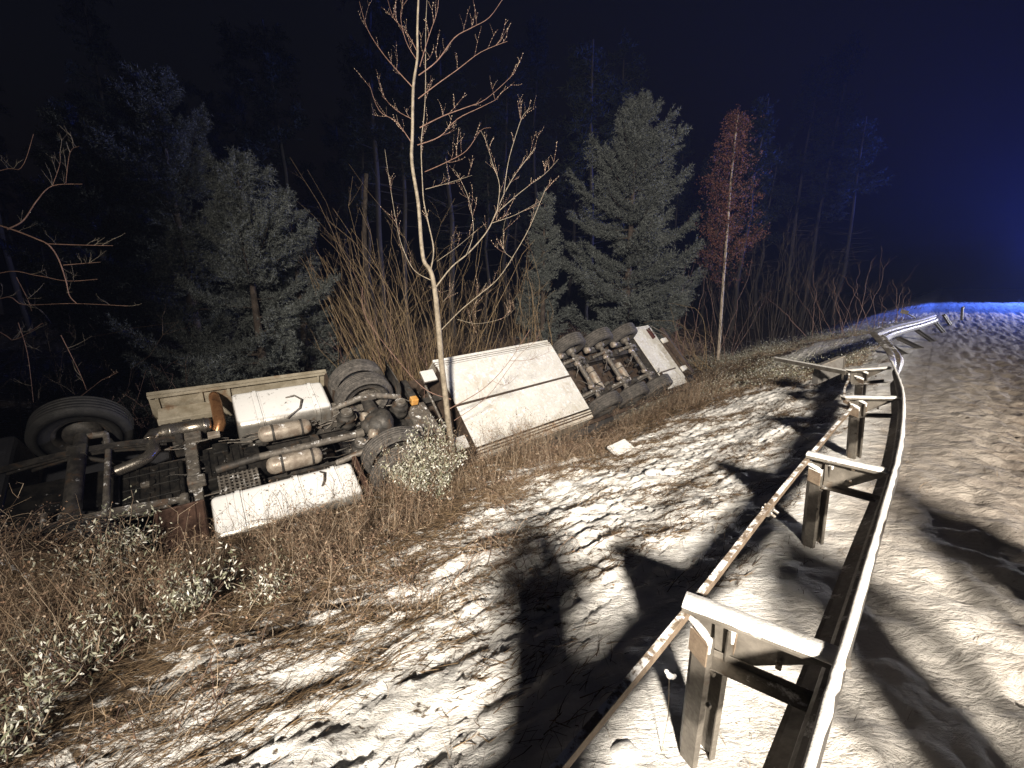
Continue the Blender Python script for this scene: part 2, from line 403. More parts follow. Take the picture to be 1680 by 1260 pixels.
def leaves(P, D, Ln, W):
    """lens-shaped leaves, folded on the midrib"""
    n = len(P); D = unit(D); side = unit(np.cross(D, RNG.normal(size=(n, 3)))); up = np.cross(side, D)
    a = P; b = P + D * (Ln * .5)[:, None] - side * (W * .5)[:, None] + up * (W * .15)[:, None]
    c = P + D * (Ln * .5)[:, None] + side * (W * .5)[:, None] + up * (W * .15)[:, None]
    e = P + D * Ln[:, None]; m = P + D * (Ln * .5)[:, None]
    V = np.stack([a, b, e, c, m], 1).reshape(-1, 3)
    F = (np.array([(0, 4, 1), (1, 4, 2), (0, 3, 4), (4, 3, 2)])[None] + (np.arange(n) * 5)[:, None, None]).reshape(-1, 3)
    return V, F
def cat(parts):
    Vs = []; Fs = []; o = 0
    for V, F in parts: Vs.append(V); Fs.append(F + o); o += len(V)
    return np.concatenate(Vs), np.concatenate(Fs)

def tubes(paths, n=3):
    """many thin tubes at once: list of (points (k,3), radii (k,)) -> one quad mesh"""
    parts = []; ang = np.arange(n) * 2 * math.pi / n
    for P, r in paths:
        P = np.asarray(P, float); k = len(P)
        t = np.gradient(P, axis=0); t = unit(t)
        ref = np.array([.31, .87, .38]); e = unit(np.cross(t, ref)); g = np.cross(t, e)
        V = P[:, None] + (e[:, None] * np.cos(ang)[None, :, None] + g[:, None] * np.sin(ang)[None, :, None]) * np.asarray(r)[:, None, None]
        i = np.arange(k - 1)[:, None]; j = np.arange(n)[None]
        F = np.stack([i * n + j, i * n + (j + 1) % n, (i + 1) * n + (j + 1) % n, (i + 1) * n + j], -1).reshape(-1, 4)
        parts.append((V.reshape(-1, 3), F))
    return cat(parts)

# ================================================================== THE SETTING
def graded(a, b, lo, hi, fine, grow=1.055):
    """grid lines: step `fine` within [lo, hi], widening outside"""
    mid = list(np.arange(lo, hi, fine)); x = mid[-1]; st = fine; R_ = []
    while x < b: st *= grow; x += st; R_.append(x)
    x = lo; st = fine; L_ = []
    while x > a: st *= grow; x -= st; L_.append(x)
    return np.array(L_[::-1] + mid + R_)
def sheet(name, us, ds, mat, dz=0.):
    U, D = np.meshgrid(us, ds, indexing='ij'); X, Y = xy(U, D); Z = ground_z(X, Y) + (dz - .016 * sstep(-.05, .03, D) if dz else 0)
    V = np.stack([X, Y, Z], -1).reshape(-1, 3); n = len(ds)
    i, j = np.meshgrid(np.arange(len(us) - 1), np.arange(n - 1), indexing='ij')
    F = np.stack([i * n + j, (i + 1) * n + j, (i + 1) * n + j + 1, i * n + j + 1], -1).reshape(-1, 4)
    return np_mesh(name, V, F, mat, smooth=True)
US = graded(-60, 300, .2, 9.5, .026, 1.035)
g = sheet('ground', US, graded(-.02, 260, .0, 5.2, .026, 1.05), M['ground']); tag(g, kind='structure')
U2 = graded(-60, 300, .8, 9, .035, 1.035)
r_ = sheet('road', U2, np.array([x for x in graded(-260, .2, -5, .1, .035, 1.05) if x < .045]), M['road'], .004); tag(r_, kind='structure')

# ================================================================== TRACTOR UNIT
def wheel_mesh(R_, W, rimR, name_m='tyre', dish=.08):
    t = MB(); h = W / 2
    pr = [(-h * .74, rimR), (-h * .95, rimR + .05), (-h * 1.0, (R_ + rimR) / 2), (-h * 1.0, R_ - .11), (-h * .95, R_ - .06), (-h * .85, R_ - .022), (-h * .72, R_ - .002)]
    g0 = [-.62, -.34, -.06, .22, .50]
    x = -.80
    for gc in (-.52, -.18, .18, .52):
        pr += [((gc - .045) * h, R_), ((gc - .035) * h, R_ - .014), ((gc + .035) * h, R_ - .014), ((gc + .045) * h, R_)]
    pr += [(-a, r) for a, r in reversed(pr[:7])]
    t.lathe(pr, (0, 0, 0), (0, 1, 0), 56)
    # tread blocks: cross cuts along the shoulders
    m = MB(); m.lathe([(-h * .72, rimR + .004), (-h * .72, rimR - .015), (-h * .45, rimR - .05), (h * .45, rimR - .05), (h * .72, rimR - .015), (h * .72, rimR + .004)], (0, 0, 0), (0, 1, 0), 40)
    m.lathe([(h * .1, rimR - .05), (h * .1 - .01, rimR * .62), (h * .1 + dish, rimR * .58), (h * .1 + dish, rimR * .36), (h * .1 + dish + .07, rimR * .34), (h * .1 + dish + .08, 0.001)], (0, 0, 0), (0, 1, 0), 40)
    m.lathe([(h * .1 - .02, rimR - .05), (h * .1 - .03, rimR * .62), (h * .1 + dish - .02, rimR * .57), (h * .1 + dish - .02, 0.001)], (0, 0, 0), (0, 1, 0), 40)
    m.lathe([(-h * .6, .001), (-h * .6, .19), (h * .1 + dish - .03, .2)], (0, 0, 0), (0, 1, 0), 30)
    for k in range(10):
        a = k * math.pi / 5; c = Vector((math.cos(a) * rimR * .47, h * .1 + dish, math.sin(a) * rimR * .47)); m.tube([c, c + Vector((0, .025, 0))], .014, 6)
    return t, m
def make_wheel(parent, pos, R_, W, rimR, sign, cache, dish=.08):
    """sign +1: outer face to the vehicle's left"""
    key = (R_, W, rimR, dish)
    if key not in cache:
        t, m = wheel_mesh(R_, W, rimR, dish=dish)
        w_ = m.build('wheel', M['chassis' if R_ == .51 else 'dusted']); ty = t.build('tyre', M['tyre_shaded' if R_ == .51 else 'tyre'], w_); cache[key] = w_  # front wheel: darker rim and tyre colours imitate shade
    else:
        w_ = cache[key].copy(); C.objects.link(w_)
        ty = cache[key].children[0].copy(); C.objects.link(ty); ty.parent = w_
    w_.parent = parent; w_.location = L(*pos)
    w_.rotation_euler = (0, random.uniform(0, 6), 0) if sign < 0 else (0, 0, math.pi)
    return w_
WC = {}
T = thing('tractor_unit', 'overturned lorry tractor on its side, chassis, fuel tanks and wheels facing the road', 'lorry')
T.matrix_world = Matrix(((0.80728, 0.53547, -0.24813, -2.1329), (0.58958, -0.71297, 0.37955, 6.5969), (0.02633, -0.4527, -0.89127, -0.0328), (0, 0, 0, 1)))
def bx(name, m, par, a, b, bev=.008):
    return MB().box(L(*a), L(*b)).build(name, m, par, bev)
# frame
for l in (.40, -.40):
    mb = MB(); mb.box(L(-4.5, l, .78), L(1.05, l + .012, 1.03)); sg = 1 if l > 0 else -1
    mb.box(L(-4.5, l, .78), L(1.05, l - .07 * sg, .792)); mb.box(L(-4.5, l, 1.03), L(1.05, l - .07 * sg, 1.018))
    mb.build('chassis_rail', M['chassis'], T)
for s in (-4.3, -1.0, .62):
    bx('crossmember', M['chassis'], T, (s, -.40, .80), (s + .12, .40, .98))
# gearbox crossmember seen pale with snow
mb = MB(); mb.box(L(-2.62, -.62, .60), L(-2.47, .70, .66)); mb.box(L(-2.62, -.62, .60), L(-2.60, .70, .82)); mb.box(L(-2.49, -.62, .60), L(-2.47, .70, .82))
mb.build('crossmember', M['dusted'], T, .006)
for l, s in ((.5, -2.6), (-.35, -2.62)): MB().box(L(s, l, .50), L(s + .2, l + .14, .62)).build('bracket', M['dusted'], T, .02)
# engine and gearbox
mb = MB(); mb.box(L(-4.35, -.34, .62), L(-3.30, .34, 1.2)); mb.box(L(-3.3, -.40, .66), L(-2.66, .28, 1.2))
for k in range(6):
    mb.box(L(-3.25 + k * .1, -.37, .645), L(-3.21 + k * .1, .25, .67))
for l in (-.3, -.1, .12): mb.box(L(-3.28, l, .64), L(-2.7, l + .03, .665))
mb.tube([L(-3.0, -.05, .66), L(-3.0, -.05, .62)], .05, 12)
mb.build('engine_sump', M['black_metal'], T, .02)
mb = MB(); mb.box(L(-2.42, -.30, .58), L(-1.95, .30, 1.15)); mb.box(L(-1.98, -.2, .62), L(-1.75, .22, 1.05))
mb.lathe([(0, .28), (.18, .22), (.3, .16), (.42, .12)], L(-1.95, -.08, .80), (1, 0, 0), 20)
for k in range(5): mb.box(L(-2.38 + k * .09, -.26, .56), L(-2.35 + k * .09, .26, .60))
mb.box(L(-2.3, .1, .50), L(-2.12, .3, .6)); mb.box(L(-2.05, -.28, .50), L(-1.95, -.12, .6))
mb.build('gearbox', M['black_metal'], T, .015)
mb = MB()
for k in range(9): mb.box(L(-2.30 + k * .055, -.30, .54), L(-2.275 + k * .055, -.62, .57))
for k in range(6): mb.box(L(-2.30, -.31 - k * .055, .545), L(-1.83, -.325 - k * .055, .565))
mb.build('cooler_grille', M['dusted'], T)
bx('bracket', M['airtank'], T, (-2.33, .42, .46), (-2.18, .52, .52))
# prop shaft
mb = MB(); mb.tube([L(-1.78, -.15, .50), L(-.42, -.12, .52)], .052, 16); mb.tube([L(-.42, -.12, .52), L(-.30, -.1, .52)], .075, 12)
mb.build('propeller_shaft', M['dusted'], T)
MB().tube([L(-2.3, -.20, .52), L(-1.78, -.15, .50)], .055, 14).build('propeller_shaft', M['chassis'], T)
# air tanks
for l in (.30, -.36):
    s0, s1 = (-1.73, -.98); r = .125; c = L(s0, l, .52)
    t = MB().lathe([(0, .001), (.01, .06), (.04, .105), (.09, r), (.66, r), (.71, .105), (.74, .06), (.75, .001)], c, (1, 0, .0), 28)
    o = t.build('air_tank', M['airtank'], T)
    q = MB()
    for ss in (-1.55, -1.15): MB().lathe([(0, r + .003), (0, r + .009), (.03, r + .009), (.03, r + .003)], L(ss, l, .52), (1, 0, 0), 28, False).build('strap', M['chassis'], o)
    q.tube([L(-.98, l, .52), L(-.93, l, .52)], .02, 8); q.tube([L(-.98, l + .05, .50), L(-.90, l + .05, .47)], .012, 6)
    q.build('fitting', M['chassis'], o)
# fuel tanks with rounded long edges
def tank(s0, s1, l0, l1, h0, h1, straps, name):
    r = .11; n = 7; a0, a1 = min(l0, l1), max(l0, l1); poly = []
    for cx, cy, st in ((a1 - r, h1 - r, 0), (a0 + r, h1 - r, 90), (a0 + r, h0 + r, 180), (a1 - r, h0 + r, 270)):
        for k in range(n): a = rad(st + 90 * k / (n - 1)); poly.append((cx + r * math.cos(a), cy + r * math.sin(a)))
    mb = MB(); N_ = len(poly); ctr = ((a0 + a1) / 2, (h0 + h1) / 2)
    rows = [(s0, .90), (s0 + .015, .965), (s0 + .05, 1.), (s1 - .05, 1.), (s1 - .015, .965), (s1, .90)]
    vs = [L(s, ctr[0] + (p[0] - ctr[0]) * k, ctr[1] + (p[1] - ctr[1]) * k) for s, k in rows for p in poly]
    fs = [(i * N_ + j, i * N_ + (j + 1) % N_, (i + 1) * N_ + (j + 1) % N_, (i + 1) * N_ + j) for i in range(5) for j in range(N_)]
    mb.add(vs, fs, True); mb.add(vs[:N_], [tuple(range(N_))]); mb.add(vs[-N_:], [tuple(reversed(range(N_)))])
    o = mb.build(name, M['tank'], T)
    for s in straps:
        q = MB()
        for dx, e, wd in ((0, .014, .05), (.065, .006, .012), (-.035, .006, .012)):
            pp = [L(s + dx + ss, ctr[0] + (p[0] - ctr[0]) * (1 + e / abs(a1 - a0) * 2), ctr[1] + (p[1] - ctr[1]) * (1 + e / (h1 - h0) * 2)) for ss in (0, wd) for p in poly]
            q.add(pp, [(j, (j + 1) % N_, N_ + (j + 1) % N_, N_ + j) for j in range(N_)], True)
        q.build('strap', M['tank'], o)
    return o
tank(-1.95, -.60, .50, 1.30, .42, 1.05, (-1.66, -.84), 'fuel_tank')
tank(-2.40, -.69, -.70, -1.38, .40, 1.05, (-2.14, -1.46, -.98), 'fuel_tank')
# hoses on tanks
MB().tube([L(-1.22, .95, .42), L(-1.1, .92, .37), L(-1.02, .78, .36), L(-1.08, .6, .38), L(-1.3, .46, .42)], .013, 8).build('breather_hose', M['dusted'], T)
MB().tube([L(-1.12, -.78, .41), L(-1.08, -.86, .36), L(-1.12, -1.0, .36), L(-1.16, -1.05, .40)], .014, 8).build('breather_hose', M['chassis'], T)
bx('tank_bracket', M['dusted'], T, (-.60, .48, .5), (-.50, .72, .9))
# step / battery box in front of the lower tank
mb = MB(); mb.box(L(-2.94, -.74, .42), L(-2.46, -1.34, .95))
for s in (-2.93, -2.58, -2.50): mb.box(L(s, -.74, .405), L(s + .03, -1.34, .43))
mb.box(L(-2.94, -.76, .405), L(-2.46, -.73, .44))
mb.build('step_box', M['rust_box'], T, .012)
# exhaust
mb = MB(); mb.lathe([(0, .05), (.0, .10), (.03, .118), (.10, .118), (.105, .124), (.125, .124), (.13, .118), (.50, .118), (.505, .124), (.525, .124), (.53, .112), (.56, .112), (.6, .08), (.6, .001)], L(-2.86, .78, .56), (1, 0, 0), 32)
mb.build('exhaust_silencer', M['steel'], T)
mb = MB(); mb.tube([L(-2.84, .78, .56), L(-2.93, .76, .54), L(-2.97, .66, .53), L(-2.95, .55, .53), L(-2.94, .42, .53), L(-3.0, .32, .53), L(-3.12, .26, .54), L(-3.40, .20, .58)], [.085, .085, .08, .078, .075, .075, .072, .07], 20)
mb.lathe([(0, .09), (0, .097), (.02, .097), (.02, .09)], L(-2.965, .62, .53), (0, 1, 0), 20)
mb.build('exhaust_pipe', M['steel'], T)
mb = MB(); mb.tube([L(-2.17, 1.50, .60), L(-2.17, 1.36, .54), L(-2.16, 1.2, .52), L(-2.16, .85, .52), L(-2.16, .72, .53), L(-2.2, .66, .60)], [.07, .076, .078, .078, .078, .07], 20)
mb.build('exhaust_stack', M['copper'], T)
mb = MB(); mb.box(L(-2.95, .9, .62), L(-2.25, .92, 1.0)); mb.box(L(-2.6, .86, .50), L(-2.5, .92, .62)); mb.build('bracket', M['chassis'], T, .004)
# upper side fairing: long panel with folded lip, its inner face to us
mb = MB(); mb.box(L(-2.98, 1.57, .44), L(-.44, 1.59, 1.15)); mb.box(L(-2.98, 1.51, .43), L(-.44, 1.59, .45)); mb.box(L(-2.98, 1.51, .43), L(-.44, 1.515, .50))
for s in (-2.9, -2.35, -1.98, -.6): mb.box(L(s, 1.535, .46), L(s + .04, 1.57, 1.1))
mb.build('side_fairing', M['fairing'], T, .003)
mb = MB(); mb.box(L(-2.90, 1.16, .70), L(-2.22, 1.50, .72)); mb.box(L(-2.90, 1.12, .62), L(-2.22, 1.17, .72)); mb.build('heat_shield', M['fairing'], T, .006)
# mudguard plates either side of the tanks
mb = MB(); mb.box(L(-.47, .70, .46), L(-.445, 1.58, 1.1)); mb.build('mudguard_plate', M['trailer_dark'], T)
mb = MB(); mb.box(L(-.62, -.64, .42), L(-.60, -1.42, 1.1)); mb.box(L(-.64, -.64, .42), L(-.58, -1.42, .44)); mb.build('mudguard_plate', M['rust_box'], T)
# front axle, steering and springs
mb = MB(); mb.tube([L(-3.66, .92, .50), L(-3.66, .72, .50), L(-3.66, .55, .43), L(-3.66, -.55, .43), L(-3.66, -.72, .50), L(-3.66, -.92, .50)], [.07, .08, .085, .085, .08, .07], 10)
mb.box(L(-3.75, .45, .36), L(-3.57, .62, .44)); mb.box(L(-3.75, -.45, .36), L(-3.57, -.62, .44)); mb.build('front_axle', M['chassis'], T, .004)
mb = MB(); mb.tube([L(-3.42, .86, .47), L(-3.38, .5, .46), L(-3.38, -.4, .46), L(-3.42, -.86, .47)], .034, 10); mb.tube([L(-3.42, .86, .47), L(-3.6, .9, .5)], .045, 8); mb.tube([L(-3.42, -.86, .47), L(-3.6, -.9, .5)], .045, 8)
mb.build('track_rod', M['dusted'], T)
MB().tube([L(-3.9, -.30, .5), L(-3.88, -.7, .48)], .035, 8).build('stabiliser_bar', M['dusted'], T)
for l in (.56, -.56):
    mb = MB()
    for k, (a, b) in enumerate(((-4.45, -2.66), (-4.3, -2.8), (-4.1, -3.0))):
        pts = [L(a + (b - a) * t, l, .52 - .10 * math.sin(math.pi * t) - .0 * k + .03 * k) for t in np.linspace(0, 1, 9)]
        mb.sweep(pts, [((0, 1, 0), (0, 0, 1))] * 9, [(-.045, -.012), (.045, -.012), (.045, .012), (-.045, .012)])
    mb.tube([L(-2.66, l - .06, .52), L(-2.66, l + .06, .52)], .05, 12); mb.tube([L(-4.45, l - .06, .52), L(-4.45, l + .06, .52)], .05, 12)
    mb.build('leaf_spring', M['dusted'] if l < 0 else M['chassis'], T, .002)
    bx('spring_hanger', M['chassis'], T, (-2.74, l - .05, .55), (-2.58, l + .05, .85), .02)
for l in (.46, -.44): MB().tube([L(-3.62, l, .45), L(-3.0, l * .9, .85)], .03, 8).build('shock_absorber', M['chassis'], T)
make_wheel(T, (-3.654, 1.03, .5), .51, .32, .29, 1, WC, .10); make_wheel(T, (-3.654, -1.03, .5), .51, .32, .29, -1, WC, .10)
# drive axle
mb = MB(); mb.tube([L(0, .95, .5), L(0, .72, .5), L(0, .3, .5), L(0, -.3, .5), L(0, -.72, .5), L(0, -.95, .5)], [.12, .085, .12, .12, .085, .12], 18)
mb.lathe([(-.30, .001), (-.28, .09), (-.22, .12), (-.10, .17), (.0, .25), (.10, .26), (.18, .20), (.22, .10), (.23, .001)], L(0, -.02, .49), (1, 0, 0), 28)
mb.lathe([(-.16, .001), (-.15, .15), (-.05, .24), (.04, .24), (.14, .15), (.15, .001)], L(0, -.02, .46), (0, 0, 1), 24)
mb.build('drive_axle', M['chassis'], T)
for l in (.60, -.58):
    mb = MB(); mb.tube([L(-.82, l * .9, .62), L(-.55, l * .95, .50), L(-.15, l, .40), (L(.1, l, .38))], [.05, .045, .055, .06], 10)
    mb.tube([L(.1, l, .38), L(.35, l * .92, .42), L(.58, l * .85, .46)], [.06, .05, .05], 10)
    mb.box(L(-.12, l - .07, .34), L(.14, l + .07, .42)); mb.build('suspension_arm', M['dusted'], T, .003)
for s in (-.42, .52):
    for l in (.36, -.38):
        mb = MB().lathe([(0, .001), (0, .10), (.015, .115), (.03, .10), (.06, .14), (.13, .15), (.17, .12), (.21, .15), (.28, .14), (.32, .1)], L(s, l, .44), (0, 0, 1), 24)
        o = mb.build('air_bellow', M['chassis'], T)
        MB().lathe([(0, .001), (0, .09), (-.018, .09), (-.018, .05), (-.02, .001)], L(s, l, .438), (0, 0, 1), 20, False).build('base_plate', M['dusted'], o)
for l, s in ((.20, -.22), (-.22, -.22)):
    MB().lathe([(0, .001), (0, .07), (.03, .085), (.09, .085), (.11, .07), (.12, .001)], L(s, l, .46), (1, 0, .4), 18).build('brake_chamber', M['airtank'], T)
for k in range(9):
    s = random.uniform(-.9, -.2); l = random.choice((.35, -.35)) + random.uniform(-.2, .15)
    p = [Vector(L(s, l, .55))]
    for _ in range(5): p.append(p[-1] + Vector((random.uniform(-.02, .16), random.uniform(-.08, .08), random.uniform(-.05, .04))))
    MB().tube(p, .012, 6).build('air_hose', M['chassis'] if k % 2 else M['dusted'], T)
for k in range(5):
    s = -2.4 + k * .5
    MB().tube([L(s, .44, .74), L(s + .3, .46, .70), L(s + .6, .43, .75)], .014, 6).build('air_hose', M['dusted'], T)
# bolts, lines and brackets along the frame
rc = random.Random(44)
for l in (.40, -.40):
    for k in range(26):
        s_ = -4.2 + k * .2 + rc.uniform(-.04, .04); p = Vector(L(s_, l + (.014 if l > 0 else -.004), rc.uniform(.82, .99)))
        MB().tube([Vector(L(s_, l - .03, .778)), Vector(L(s_, l - .03, .762))], .014, 6).build('bolt', M['dusted'], T)
for k in range(14):
    s0 = rc.uniform(-3.2, -.9); l0 = rc.choice((-.52, -.48, .46, .50, .0)) + rc.uniform(-.05, .05); h0 = rc.uniform(.56, .72); pts = [Vector((s0, l0, h0))]
    for _ in range(6): pts.append(pts[-1] + Vector((rc.uniform(.06, .18), rc.uniform(-.05, .05), rc.uniform(-.03, .03))))
    MB().tube([L(*p) for p in pts], rc.uniform(.007, .014), 6).build('air_hose', M[rc.choice(('chassis', 'dusted', 'black_metal'))], T)
for k in range(22):
    s0 = rc.uniform(-3.2, -.5); l0 = rc.uniform(-.5, .5); a = rc.uniform(.03, .10); b_ = rc.uniform(.03, .09); h0 = rc.uniform(.58, .66)
    MB().box(L(s0, l0, h0), L(s0 + a, l0 + b_, h0 + .1)).build('bracket', M[rc.choice(('chassis', 'black_metal', 'black_metal', 'dusted'))], T, .008)
for k in range(10):
    a = rc.uniform(0, 6.28); c0 = Vector(L(-.02 + .19 * math.cos(a), -.02, .49)); p = Vector(L(-.02 + .22 * math.cos(k * .628), -.02 + .22 * math.sin(k * .628), .40))
    MB().tube([p, p + Vector((0, 0, -.02))], .012, 6).build('bolt', M['dusted'], T)
for sg in (1, -1):
    for k in range(6):
        s0 = -.6 + k * .22; MB().tube([L(s0, sg * .50, .60), L(s0 + .12, sg * (.46 + rc.uniform(-.1, .1)), .50), L(s0 + .26, sg * .48, .58)], .010, 6).build('air_hose', M[rc.choice(('chassis', 'dusted'))], T)
# dual wheels
for l, sg in ((1.12, 1), (.72, -1), (-1.12, -1), (-.72, 1)):
    make_wheel(T, (0, l, .5), .50, .245, .29, sg, WC, -.05 if sg * l < 0 else .02)
# rear mudguards, cross plate, lamp
for l0, l1 in ((.64, 1.42), (-.62, -1.3)):
    mb = MB(); N_ = 12; pts = []
    for k in range(N_): a = rad(-35 + 75 * k / (N_ - 1)); pts.append((.64 * math.cos(a), .64 * math.sin(a)))
    for q, rr in ((0, 0),):
        vs = [L(p[0] * e, l, .5 + p[1] * e) for e in (1, 1.02) for l in (l0, l1) for p in pts]
        fs = [(i, i + 1, N_ + i + 1, N_ + i) for i in range(N_ - 1)] + [(2 * N_ + i, 3 * N_ + i, 3 * N_ + i + 1, 2 * N_ + i + 1) for i in range(N_ - 1)]
        fs += [(0, N_, 3 * N_, 2 * N_), (N_ - 1, 3 * N_ - 1, 4 * N_ - 1, 2 * N_ - 1)] + [(i, 2 * N_ + i, 2 * N_ + i + 1, i + 1) for i in range(N_ - 1)] + [(N_ + i, N_ + i + 1, 3 * N_ + i + 1, 3 * N_ + i) for i in range(N_ - 1)]
        mb.add(vs, fs, True)
    mb.build('rear_mudguard', M['chassis'], T)
mb = MB(); mb.box(L(.70, -.46, .74), L(1.0, .50, .80)); mb.box(L(.98, -.5, .70), L(1.08, .52, .76)); mb.build('rear_crossmember', M['dusted'], T, .01)
MB().box(L(.84, .52, .62), L(.98, .66, .76)).build('marker_lamp', M['orange'], T, .02)
MB().box(L(.86, .66, .66), L(1.0, 1.2, .78)).build('tail_lamp_bar', M['chassis'], T, .01)
# cab
mb = MB(); mb.prism([(-5.0, .55), (-4.95, 1.8), (-4.65, 3.3), (-4.3, 3.65), (-2.95, 3.7), (-2.85, 3.3), (-2.85, 1.15), (-3.05, 1.15), (-3.2, 1.12), (-4.2, 1.12), (-4.3, .55)], L(0, 1.24, 0), (1, 0, 0), (0, 0, 1), (0, 2.48, 0))
cab = mb.build('cab', M['cab'], T, .05)
MB().prism([(-4.985, 1.95), (-4.72, 3.1)], L(0, 1.1, 0), (1, 0, 0), (0, 0, 1), (0, 2.2, 0)) 
mb = MB(); mb.add([L(-4.97, 1.1, 1.9), L(-4.97, -1.1, 1.9), L(-4.72, -1.0, 3.08), L(-4.72, 1.0, 3.08), L(-4.93, 1.1, 1.9), L(-4.93, -1.1, 1.9), L(-4.66, -1.0, 3.08), L(-4.66, 1.0, 3.08)], [(0, 1, 2, 3), (7, 6, 5, 4), (0, 4, 5, 1), (1, 5, 6, 2), (2, 6, 7, 3), (3, 7, 4, 0)]); mb.build('windscreen', M['glass'], cab)
for sg in (1, -1):
    MB().box(L(-4.6, sg * 1.235, 2.0), L(-3.8, sg * 1.255, 2.8)).build('side_window', M['glass'], cab, .01)
    MB().box(L(-5.05, sg * .75, .75), L(-4.96, sg * 1.15, .95)).build('headlamp', M['tank'], cab, .02)
bx('bumper', M['black_metal'], T, (-5.08, -1.24, .35), (-4.9, 1.24, .72), .03)

# ================================================================== SEMITRAILER
S = thing('semitrailer', 'overturned white semitrailer with pale belly panels and three axles turned towards the road', 'trailer')
S.matrix_world = Matrix(((0.76803, 0.4554, -0.45027, 2.3572), (0.63855, -0.49093, 0.59266, 11.6193), (0.04884, -0.7427, -0.66784, -0.364), (0, 0, 0, 1)))
for a, b in ((.055, 1.075), (-.005, -1.02)):
    MB().box(L(-4.46, a, .34), L(-.78, b, .37)).build('belly_panel', M['white_panel'], S, .006)
mb = MB(); mb.box(L(-4.44, -1.0, .375), L(-.80, 1.05, 1.1)); mb.build('pallet_box', M['trailer_dark'], S)
MB().box(L(-4.47, .002, .355), L(-.78, .05, .372)).build('centre_joint', M['trailer_dark'], S)
for sg in (1, -1):
    mb = MB()
    for a, b, h in ((1.095, 1.13, .35), (1.16, 1.19, .36), (1.225, 1.29, .385)):
        o_ = -.03 if sg < 0 else .0
        mb.box(L(-4.47, sg * (a + o_), h), L(-.77, sg * (b + o_), h + .05))
    MB().box(L(-4.46, sg * 1.03, .42), L(-.79, sg * 1.27, .45)).build('rave_backing', M['trailer_dark'], S)
    mb.build('side_rave', M['white_panel'] if sg > 0 else M['white_dirty'], S, .006)
    MB().box(L(-4.44, sg * 1.27, .42), L(-.80, sg * 1.285, 1.1)).build('side_skirt', M['white_dirty'], S)
# body
mb = MB(); mb.box(L(-8.0, -1.27, 1.14), L(4.75, 1.27, 1.24)); mb.build('load_floor', M['trailer_dark'], S, .01)
mb = MB(); mb.box(L(-7.98, -1.25, 1.245), L(4.73, 1.25, 3.9)); mb.build('curtain_body', M['curtain'], S, .03)
for l in (.5, -.5):
    mb = MB(); mb.box(L(-7.5, l - .006, .76), L(4.4, l + .006, 1.135)); mb.box(L(-7.5, l - .07, .75), L(-4.47, l + .07, .765)); mb.box(L(-.77, l - .07, .72), L(4.4, l + .07, .735))
    mb.build('main_beam', M['chassis'], S)
for s in (-7.0, -6.2, -5.4, -.55, .65, 1.95, 3.2):
    bx('crossmember', M['chassis'], S, (s, -1.2, .98), (s + .08, 1.2, 1.13))
bx('coupling_plate', M['dusted'], S, (-6.9, -.49, .95), (-5.2, .49, .975))
# landing gear
for l in (.86, -.84):
    s = -4.80
    mb = MB(); mb.box(L(s - .06, l - .06, .36), L(s + .06, l + .06, 1.13)); mb.box(L(s - .08, l - .08, .7), L(s + .08, l + .08, 1.13))
    mb.tube([L(s, l, .7), L(s + .28, l, 1.1)], .025, 6)
    o = mb.build('landing_leg', M['trailer_dark'], S, .006)
    mb = MB(); mb.box(L(s - .17, l - .15, .29), L(s + .17, l + .15, .32)); mb.box(L(s - .10, l - .10, .32), L(s + .10, l + .10, .38)); mb.build('foot', M['dusted'], o, .01)
    mb = MB().box(L(s - .16, l - .14, .262), L(s + .16, l + .14, .289)); mb.build('snow_cap', M['snow'], o, .02)
mb = MB(); mb.tube([L(-4.8, .8, .62), L(-4.8, -.8, .62)], .03, 8); mb.tube([L(-4.92, .8, .85), L(-4.92, -.8, .85)], .02, 8)
mb.box(L(-4.95, -.75, .9), L(-4.88, .75, .97)); mb.build('leg_brace', M['dusted'], S)
for k in range(3):
    bx('bracket', M['dusted'], S, (-5.4 + .2 * k, .5 - .45 * k, .80), (-5.1 + .2 * k, .75 - .45 * k, .90), .01)
